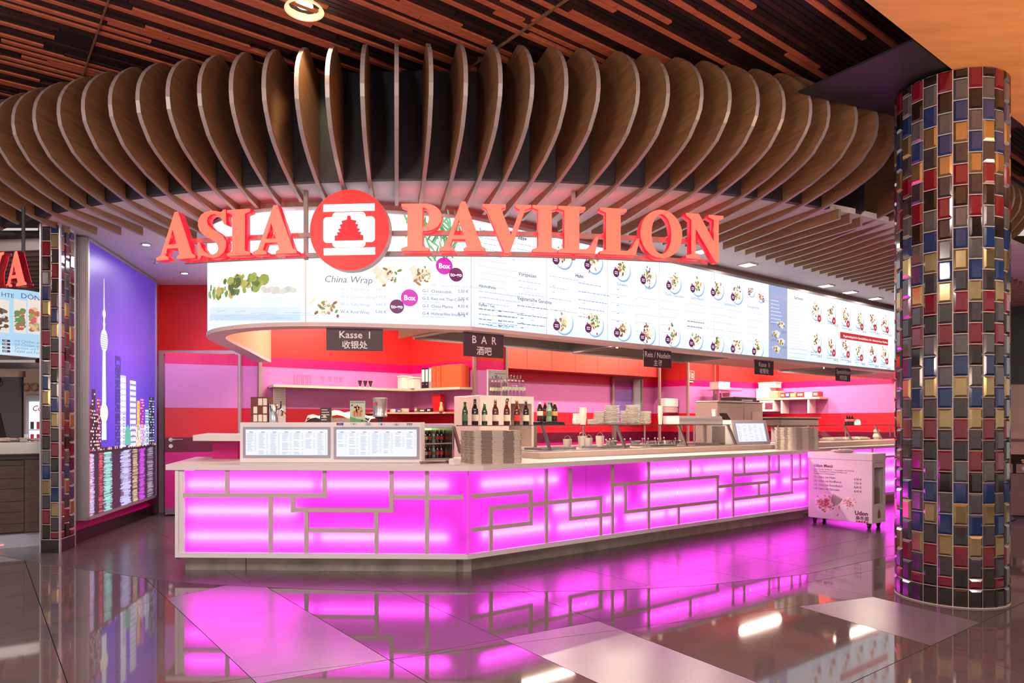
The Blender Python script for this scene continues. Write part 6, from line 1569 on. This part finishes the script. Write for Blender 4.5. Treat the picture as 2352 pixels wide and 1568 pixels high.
u, w_, zb, h = fit(1790, 1884, 958, 979, 1.3); t = place('steel_basin', 'wide grey steel basin raised behind the second tray stack', 'basin', u, 1.3, zb); b = MB(); b.bbox(-w_ / 2 + .04, w_ / 2 - .04, 0, .34, 0, h - .02, .02); b.obj('tub', mat('basin_grey', (148, 142, 136), .4, .5), t); b = MB(); b.bbox(-w_ / 2, w_ / 2, -.02, .36, h - .022, h, .004); b.obj('rim', MATS['basin_grey'], t); b = MB(); b.box(-w_ * .3, w_ * .3, .05, .3, .9 - zb, 0); b.obj('stand', PORC, t)
for i, px in enumerate((1945, 1951, 1957)):
    r = bottle('sauce_bottle', 'bottle', [(0, 0), (.03, 0), (.03, .11), (.012, .14), (.011, .155)], CLB, None, BLACK, (.06, .10), (.013, .02), mat('sauce_label', (214, 120, 130), .4), 12); r.location = uv(px_u(px, .8), .8, 1.208); tag(r, 'dark sauce bottle, %s of three on the second glass guard' % row_rank(i), 'bottle', 'sauce bottles')
t = place('bowl', 'upturned pale bowl beside the sauce bottles', 'bowl', px_u(1970, .8), .8, 1.208); b = MB(); b.lathe([(.05, 0), (.047, .05), (.035, .085), (0, .09)], 18); b.obj('shell', PAPERW, t, smooth=True); b = MB(); b.lathe([(.02, .085), (.02, .094)], 14); b.obj('foot', PAPERW, t)
t = place('figurine', 'white waving cat figurine behind the second glass guard', 'figurine', px_u(2013, .7), .7, .968); b = MB(); b.lathe([(.04, 0), (.06, .04), (.045, .09), (.035, .1), (.05, .13), (.035, .165), (0, .17)], 16); b.obj('body', PORC, t, smooth=True); b = MB(); b.tube([(.05, 0, .07), (.075, 0, .11), (.07, 0, .16)], .014, 8); b.obj('arm', PORC, t, smooth=True); b = MB(); b.lathe([(.044, .096), (.046, .104)], 14); b.obj('collar', RED, t)
u2 = px_u(1915, .7)
for k in range(3): t = place('food_pan', 'shallow white food dish, %s under the second glass guard' % row_rank(k), 'dish', u2 + k * .42, .72, .968, 'dishes under the second guard'); b = MB(); b.bbox(-.18, .18, -.12, .12, 0, .03, .006); b.obj('dish', PORC, t); b = MB(); b.box(-.15, .15, -.09, .09, .03, .045); b.obj('food', mat('food_pale2', (230, 206, 186), .6, noise=.3, nscale=40), t)

# ================================================================== LEFT NEIGHBOUR SHOP
random.seed(21)
NB = 8.3
nc = thing('neighbour_ceiling', 'dark slatted ceiling of the kebab shop at the left edge', 'ceiling', (0, 0, 0), kind='structure')
b = MB(); b.prism([(-12, 6.95), (-4.62, 6.95), (-5.08, 9.8), (-5.2, 12), (-12, 12)], 3.12, 3.165); b.obj('soffit', mat('soffit_black', (24, 18, 20), .7), nc)
for k in range(11): y = 7.05 + k * .21; b = MB(); b.prism([(-9, y + .55), (-4.66 - (y - 6.95) * .17, y), (-4.66 - (y - 6.95) * .17, y + .03), (-9, y + .58)], 3.0, 3.12); b.obj('slat', FINE, nc)
b = MB(); b.box(-12, -4.9, 11.6, 11.7, 0, 3.1); struct(b.obj('wall_left_shop', mat('shop_cream', (212, 178, 158), .6)), 'cream back wall of the kebab shop')
# red letters of its sign
nl = thing('shop_sign', 'red lit serif letters ending in RYA at the left edge', 'sign', (0, 0, 0)); LS2 = mat('letter_side_dark', (90, 8, 24), .35, emit=.25, ecol=(150, 6, 30)); LE = mat('letter_edge', (255, 240, 244), .4, emit=1.2)
for ch, pc, pw, yb, yt in (('R', -26, 44, 668, 592), ('Y', 10, 40, 664, 588), ('A', 45, 44, 658, 582)):
    Y = 5.9; w_ = pw / 1600 * Y * 1.75; h = (yb - yt) / 1600 * Y * .98; m = dress(letter_mesh(ch, w_, h, .055, 'letter'), LF, LS2); o = link('letter', m, nl, (gx(pc, Y), Y + (pc - 48) * .002, zat(yb, Y))); o.rotation_euler = (PI / 2, 0, math.radians(-24))
b = MB(); b.tube([(gx(-60, 5.7), 5.75, zat(662, 5.9)), (gx(70, 6.0), 6.05, zat(656, 5.9))], .015, 6); b.obj('rail', DARK, nl); b = MB(); b.tube([(gx(50, 6.0), 6.02, zat(600, 5.9)), (gx(50, 6.0), 6.02, 3.12)], .014, 6); b.obj('hanger_post', BLACK, nl)
# light blue picture board
p0, p1 = Vector((gx(-60, 6.9), 6.9)), Vector((gx(96, 7.5), 7.5)); d = (p1 - p0).normalized(); nn = Vector((d.y, -d.x)); L = (p1 - p0).length
frn = lambda a, b_, off: (p0.x + d.x * a + nn.x * off, p0.y + d.y * a + nn.y * off, b_)
nb = thing('picture_board', 'light blue lit picture board headed Döner at the left edge', 'menu board', (0, 0, 0)); zb, zt = zat(818, 7.3), zat(664, 7.3)
b = MB(); b.prism([tuple(p0), tuple(p1), tuple(p1 - nn * .12), tuple(p0 - nn * .12)], zb, zt); b.obj('housing', ALU, nb)
p = Print(frn)


def np_(px, py):
    k = (px - 1176) / 1600; s_ = (k * p0.y - p0.x) / (d.x - k * d.y); return s_, zat(py, p0.y + d.y * s_)


p.rect(0, L, zb, zt, (176, 218, 244), 0); p.rect(0, L, zb, zb + .1, (206, 232, 250), 1)
for (x0, x1, y0, y1, pal) in ((-20, 21, 684, 765, [(120, 96, 84), (90, 70, 60), (230, 226, 222)]), (31, 60, 686, 766, [(226, 214, 196), (150, 120, 96), (200, 90, 70), (90, 150, 90)]), (63, 92, 684, 768, [(224, 190, 150), (170, 120, 80), (230, 90, 120), (150, 160, 90)])):
    a0, z1 = np_(x0, y0); a1, z0 = np_(x1, y1); p.rect(a0, a1, z0, z1, (236, 226, 214), 2)
    for k in range(46): q = random.uniform(.03, .06); x, y = random.uniform(a0 + .03, a1 - .03), random.uniform(z0 + .03, z1 - .03 - (z1 - z0) * .2); p.disc(x, y, min(q, .03), random.choice(pal), 3 + k % 4, 8, ry=.02)
s_, z = np_(47, 684); p.text('Döner'.upper(), s_, z, .075, (60, 80, 120), 4, 0, sx=1.15); s_, z = np_(2, 680); p.text('HTE', s_, z, .06, (60, 80, 120), 4, 0, sx=1.15)
for k, (a, t_) in enumerate((('7,50', '- mit Chicken und Salat'), ('8,50', '- mit Chicken und Pommes'), ('7,50', '- Gemüse und Pommes'), ('8,50', '- Falafel und Pommes'))):
    s_, z = np_(5, 783 + 8 * k); p.rect(s_, s_ + .075, z - .004, z + .019, (60, 50, 60), 3); p.text(a, s_ + .008, z + .001, .022, (235, 235, 240), 4, .02); s_, z = np_(27, 784 + 8 * k); p.text(t_, s_, z, .042, (110, 140, 180), 4)
p.obj('board_print', print_mat('neighbour_backlit', 1.0), nb, attr=True)
# hood, counter of rough boards, griddle, chalk panel, fridge
t = thing('extractor_hood', 'grey extractor hood under the blue picture board', 'hood', (gx(30, 7.9), 7.9, 1.92)); b = MB(); vs = [(-.9, -.1, 0), (.33, -.1, 0), (.45, .8, 0), (-.9, .8, 0), (-.9, .1, .22), (.2, .1, .22), (.2, .7, .22), (-.9, .7, .22)]; b.add(vs, [(3, 2, 1, 0), (4, 5, 6, 7), (0, 1, 5, 4), (1, 2, 6, 5), (2, 3, 7, 6), (3, 0, 4, 7)]); b.obj('canopy', mat('hood_grey', (150, 132, 124), .4, .4), t); b = MB(); b.box(-.9, .33, -.115, -.1, 0, .03); b.obj('rim', STEEL, t)
ct = thing('board_counter', 'dark rough wooden counter of the kebab shop at the left edge', 'counter', (0, 0, 0)); q0, q1 = Vector((-5.6, 6.5)), Vector((-4.78, 7.05)); e_ = (q1 - q0).normalized(); en = Vector((e_.y, -e_.x)); LC = (q1 - q0).length
fc = lambda a, z, o_: (q0.x + e_.x * a + en.x * o_, q0.y + e_.y * a + en.y * o_, z)
WD = [wood_mat('board_dark', (52, 36, 34), (78, 56, 50), .6, (2, 2, 14)), wood_mat('board_mid', (66, 46, 40), (94, 68, 58), .6, (2, 2, 14))]
b = MB(); b.prism([fc(0, 0, -.02)[:2], fc(LC, 0, -.02)[:2], fc(LC, 0, -.6)[:2], fc(0, 0, -.6)[:2]], .14, .9); b.obj('core', DARK, ct)
z = .16; k = 0
while z < .86:
    h = random.uniform(.08, .13); h = min(h, .875 - z)
    if h < .03: break
    s_ = random.uniform(.25, .6) * LC
    for a0, a1 in ((0, s_), (s_ + .004, LC - .13)):
        o_ = random.uniform(.0, .012)
        if a1 - a0 > .05: slab(fc, a0, a1, z, z + h - .004, -.02, o_, 'plank', WD[k % 2], ct); k += 1
    z += h
slab(fc, LC - .125, LC, .15, .88, -.02, .014, 'post', WD[1], ct); slab(fc, -.05, LC + .03, .885, .93, -.65, .03, 'top', mat('counter_slate', (66, 58, 62), .3), ct); slab(fc, 0, LC, 0, .14, -.1, -.04, 'kick_plate', mat('kick_blue', (186, 190, 206), .3, .2), ct)
b = MB(); b.tube([fc(0, .035, -.03), fc(LC * .7, .035, -.03)], .008, 6); b.obj('light_line', mat('line_red', (255, 130, 120), .4, emit=1.2), ct)
gd = thing('griddle', 'steel counter griddle with heaped chips on the wooden counter', 'griddle', (gx(28, 6.95), 6.95, .93), math.atan2(e_.y, e_.x)); b = MB(); b.box(-.32, .26, -.12, .22, .012, .11); b.obj('body', STEEL, gd); b = MB(); b.box(-.30, .24, -.1, .2, .11, .125); b.obj('tray', STEEL, gd); b = MB(); b.box(-.35, .3, -.14, .24, 0, .012); b.obj('foot_board', DARK, gd)
b = MB()
for k in range(40): x, y = random.uniform(-.25, .2), random.uniform(-.06, .16); b.bbox(x - .03, x + .03, y - .008, y + .008, .125 + random.uniform(0, .03), .14 + random.uniform(0, .03), .003)
o = b.obj('chips', mat('chips', (196, 176, 160), .6), gd); o['kind'] = 'stuff'
b = MB(); b.add([(-.3, .0, .15), (-.04, .0, .15), (-.10, .16, .42), (-.36, .16, .42), (-.3, .02, .15), (-.04, .02, .15), (-.10, .18, .42), (-.36, .18, .42)], [(0, 1, 2, 3), (5, 4, 7, 6), (0, 4, 5, 1), (3, 2, 6, 7), (0, 3, 7, 4), (1, 5, 6, 2)]); b.obj('lid', BLACK, gd)
t = thing('chalk_panel', 'tall dark grey panel clipped to the cream shop wall', 'panel', (gx(20, 9.2), 9.2, 0)); b = MB(); b.box(-.45, .17, 0, .04, .6, 1.85); b.obj('panel', mat('panel_charcoal', (92, 82, 84), .6), t); b = MB(); b.tube([(-.1, -.02, 1.83), (-.08, -.05, 1.78), (-.12, -.04, 1.74)], .012, 6); b.obj('clip', BLACK, t); b = MB(); b.box(-.47, .19, -.01, .05, 1.85, 1.93); b.obj('cap_rail', mat('cap_beige', (190, 156, 136), .5), t)
ws_ = thing('wall_pattern', 'brown looped ornament painted on the cream shop wall', 'ornament', (gx(66, 11.55), 11.55, zat(888, 11.55))); b = MB()
for k in range(4): b.tube([(-.2 + k * .14 + .06 * math.cos(a * PI / 6), 0, .06 * math.sin(a * PI / 6)) for a in range(13)], .012, 5)
b.obj('loops', mat('loop_brown', (196, 140, 110), .6), ws_)
fg = thing('drinks_fridge', 'white glass-door drinks fridge behind the tiled pillar', 'fridge', (gx(84, 9.0), 9.0, 0)); b = MB(); b.bbox(-.16, .5, 0, .6, 0, 1.62, .02); b.obj('cabinet', mat('fridge_grey', (206, 204, 210), .35), fg); b = MB(); b.box(-.09, .43, -.012, 0, .2, 1.52); b.obj('door_light', mat('fridge_glow', (225, 238, 255), .4, emit=.9), fg)
p = Print(lambda a, b_, off: (a, -.012 - off, b_)); p.text('Coca-Cola', -.05, 1.40, .10, (206, 20, 36), 2, .01, shear=.25)
for r in range(6):
    p.rect(-.09, .43, .35 + r * .16, .36 + r * .16, (150, 150, 164), 1)
    for k in range(6): x = -.07 + k * .08; c = random.choice([(190, 30, 40), (60, 20, 20), (226, 100, 40), (200, 30, 50)]); p.rect(x, x + .045, .365 + r * .16, .46 + r * .16, c, 2)
p.obj('shelf_print', print_mat('fridge_backlit', .6), fg, attr=True); b = MB(); b.box(-.14, -.10, -.03, 0, .6, 1.1); b.obj('door_handle', CHROME, fg)

# ================================================================== RIGHT EDGE: next kiosk
k2 = thing('far_canopy', 'curved wooden fins of the next kiosk seen past the column', 'canopy', (0, 0, 0))
for i in range(9):
    X = 5.62 + .13 * i; T = Vector((X + .25, 7.2 + .16 * i)); make = [(s_ * 1.3, 1.25 + (z - 1.25) * 1.09) for s_, z in prof[1:17]]
    out = make + [(make[-1][0], 3.4), (.6, 3.4), (.6, 4.24)]; dd = Vector((.55, .83)); nr = Vector((dd.y, -dd.x)) * .015; n = len(out); b = MB()
    vs = [(T.x + dd.x * s_ + nr.x * q, T.y + dd.y * s_ + nr.y * q, z) for q in (1, -1) for s_, z in out]; b.add(vs, [tuple(range(n)), tuple(reversed(range(n, 2 * n)))], 0); b.add(vs, [(j, n + j, n + (j + 1) % n, (j + 1) % n) for j in range(n)], 1); b.obj('fin', [FINW, FINE], k2)
b = MB(); b.box(5.9, 12, 8.4, 14, 3.40, 3.5); b.obj('soffit', mat('soffit_brown', (84, 50, 40), .6), k2)
for i in range(12): b = MB(); b.prism([(5.6 + .5 * i, 7.9), (5.63 + .5 * i, 7.9), (7.6 + .5 * i, 11.5), (7.57 + .5 * i, 11.5)], 3.28, 3.40); b.obj('slat', FINW, k2)
b = MB(); b.box(7.3, 7.6, 9.9, 9.97, 3.2, 3.23); b.obj('lamp_strip', LAMPW, k2)
kk = thing('far_counter', 'beige counter of the next kiosk with dish pictures', 'counter', (gx(2345, 9.4), 9.4, 0), -.35)
b = MB(); b.box(-.35, 2, 0, .6, .82, 1.12); b.obj('display_case', mat('case_beige', (220, 196, 178), .4), kk); b = MB(); b.box(-.35, 2, -.03, .6, .0, .56); b.obj('body', mat('case_taupe', (150, 128, 118), .4), kk); b = MB(); b.box(-.37, 2, -.04, .6, 1.0, 1.03); b.obj('rail', STEEL, kk)
b = MB(); b.box(-.35, 2, -.02, .6, .56, .82); b.obj('picture_band', BLACK, kk)
p = Print(lambda a, b_, off: (a, -.02 - off, b_))
for i in range(4):
    x = -.24 + i * .32; p.rect(x - .14, x + .14, .57, .69, (176, 150, 140), 0); p.disc(x, .63, .075, (240, 232, 222), 1, 18, ry=.05)
    for k in range(14): p.disc(x + random.gauss(0, .03), .63 + random.gauss(0, .018), .014, random.choice(FOOD + [(190, 70, 50)]), 2 + k % 3, 7, ry=.008)
    for k in range(16): p.disc(x + random.gauss(0, .05), .755 + random.gauss(0, .022), .02, random.choice([(226, 190, 120), (206, 160, 90), (240, 214, 160)]), 1 + k % 3, 7, ry=.012)
p.obj('picture_print', PRINT0, kk, attr=True)
bw = thing('far_wall_panel', 'beige back wall of the next kiosk at the right edge', 'wall', (0, 0, 0), kind='structure'); b = MB(); b.box(6.3, 14, 11.0, 11.1, 0, 1.85); b.obj('panel', mat('panel_beige', (222, 194, 172), .5), bw); b = MB(); b.box(6.3, 14, 11.0, 11.1, 1.85, 3.4); b.obj('upper_panel', mat('panel_dark', (44, 36, 36), .3), bw)
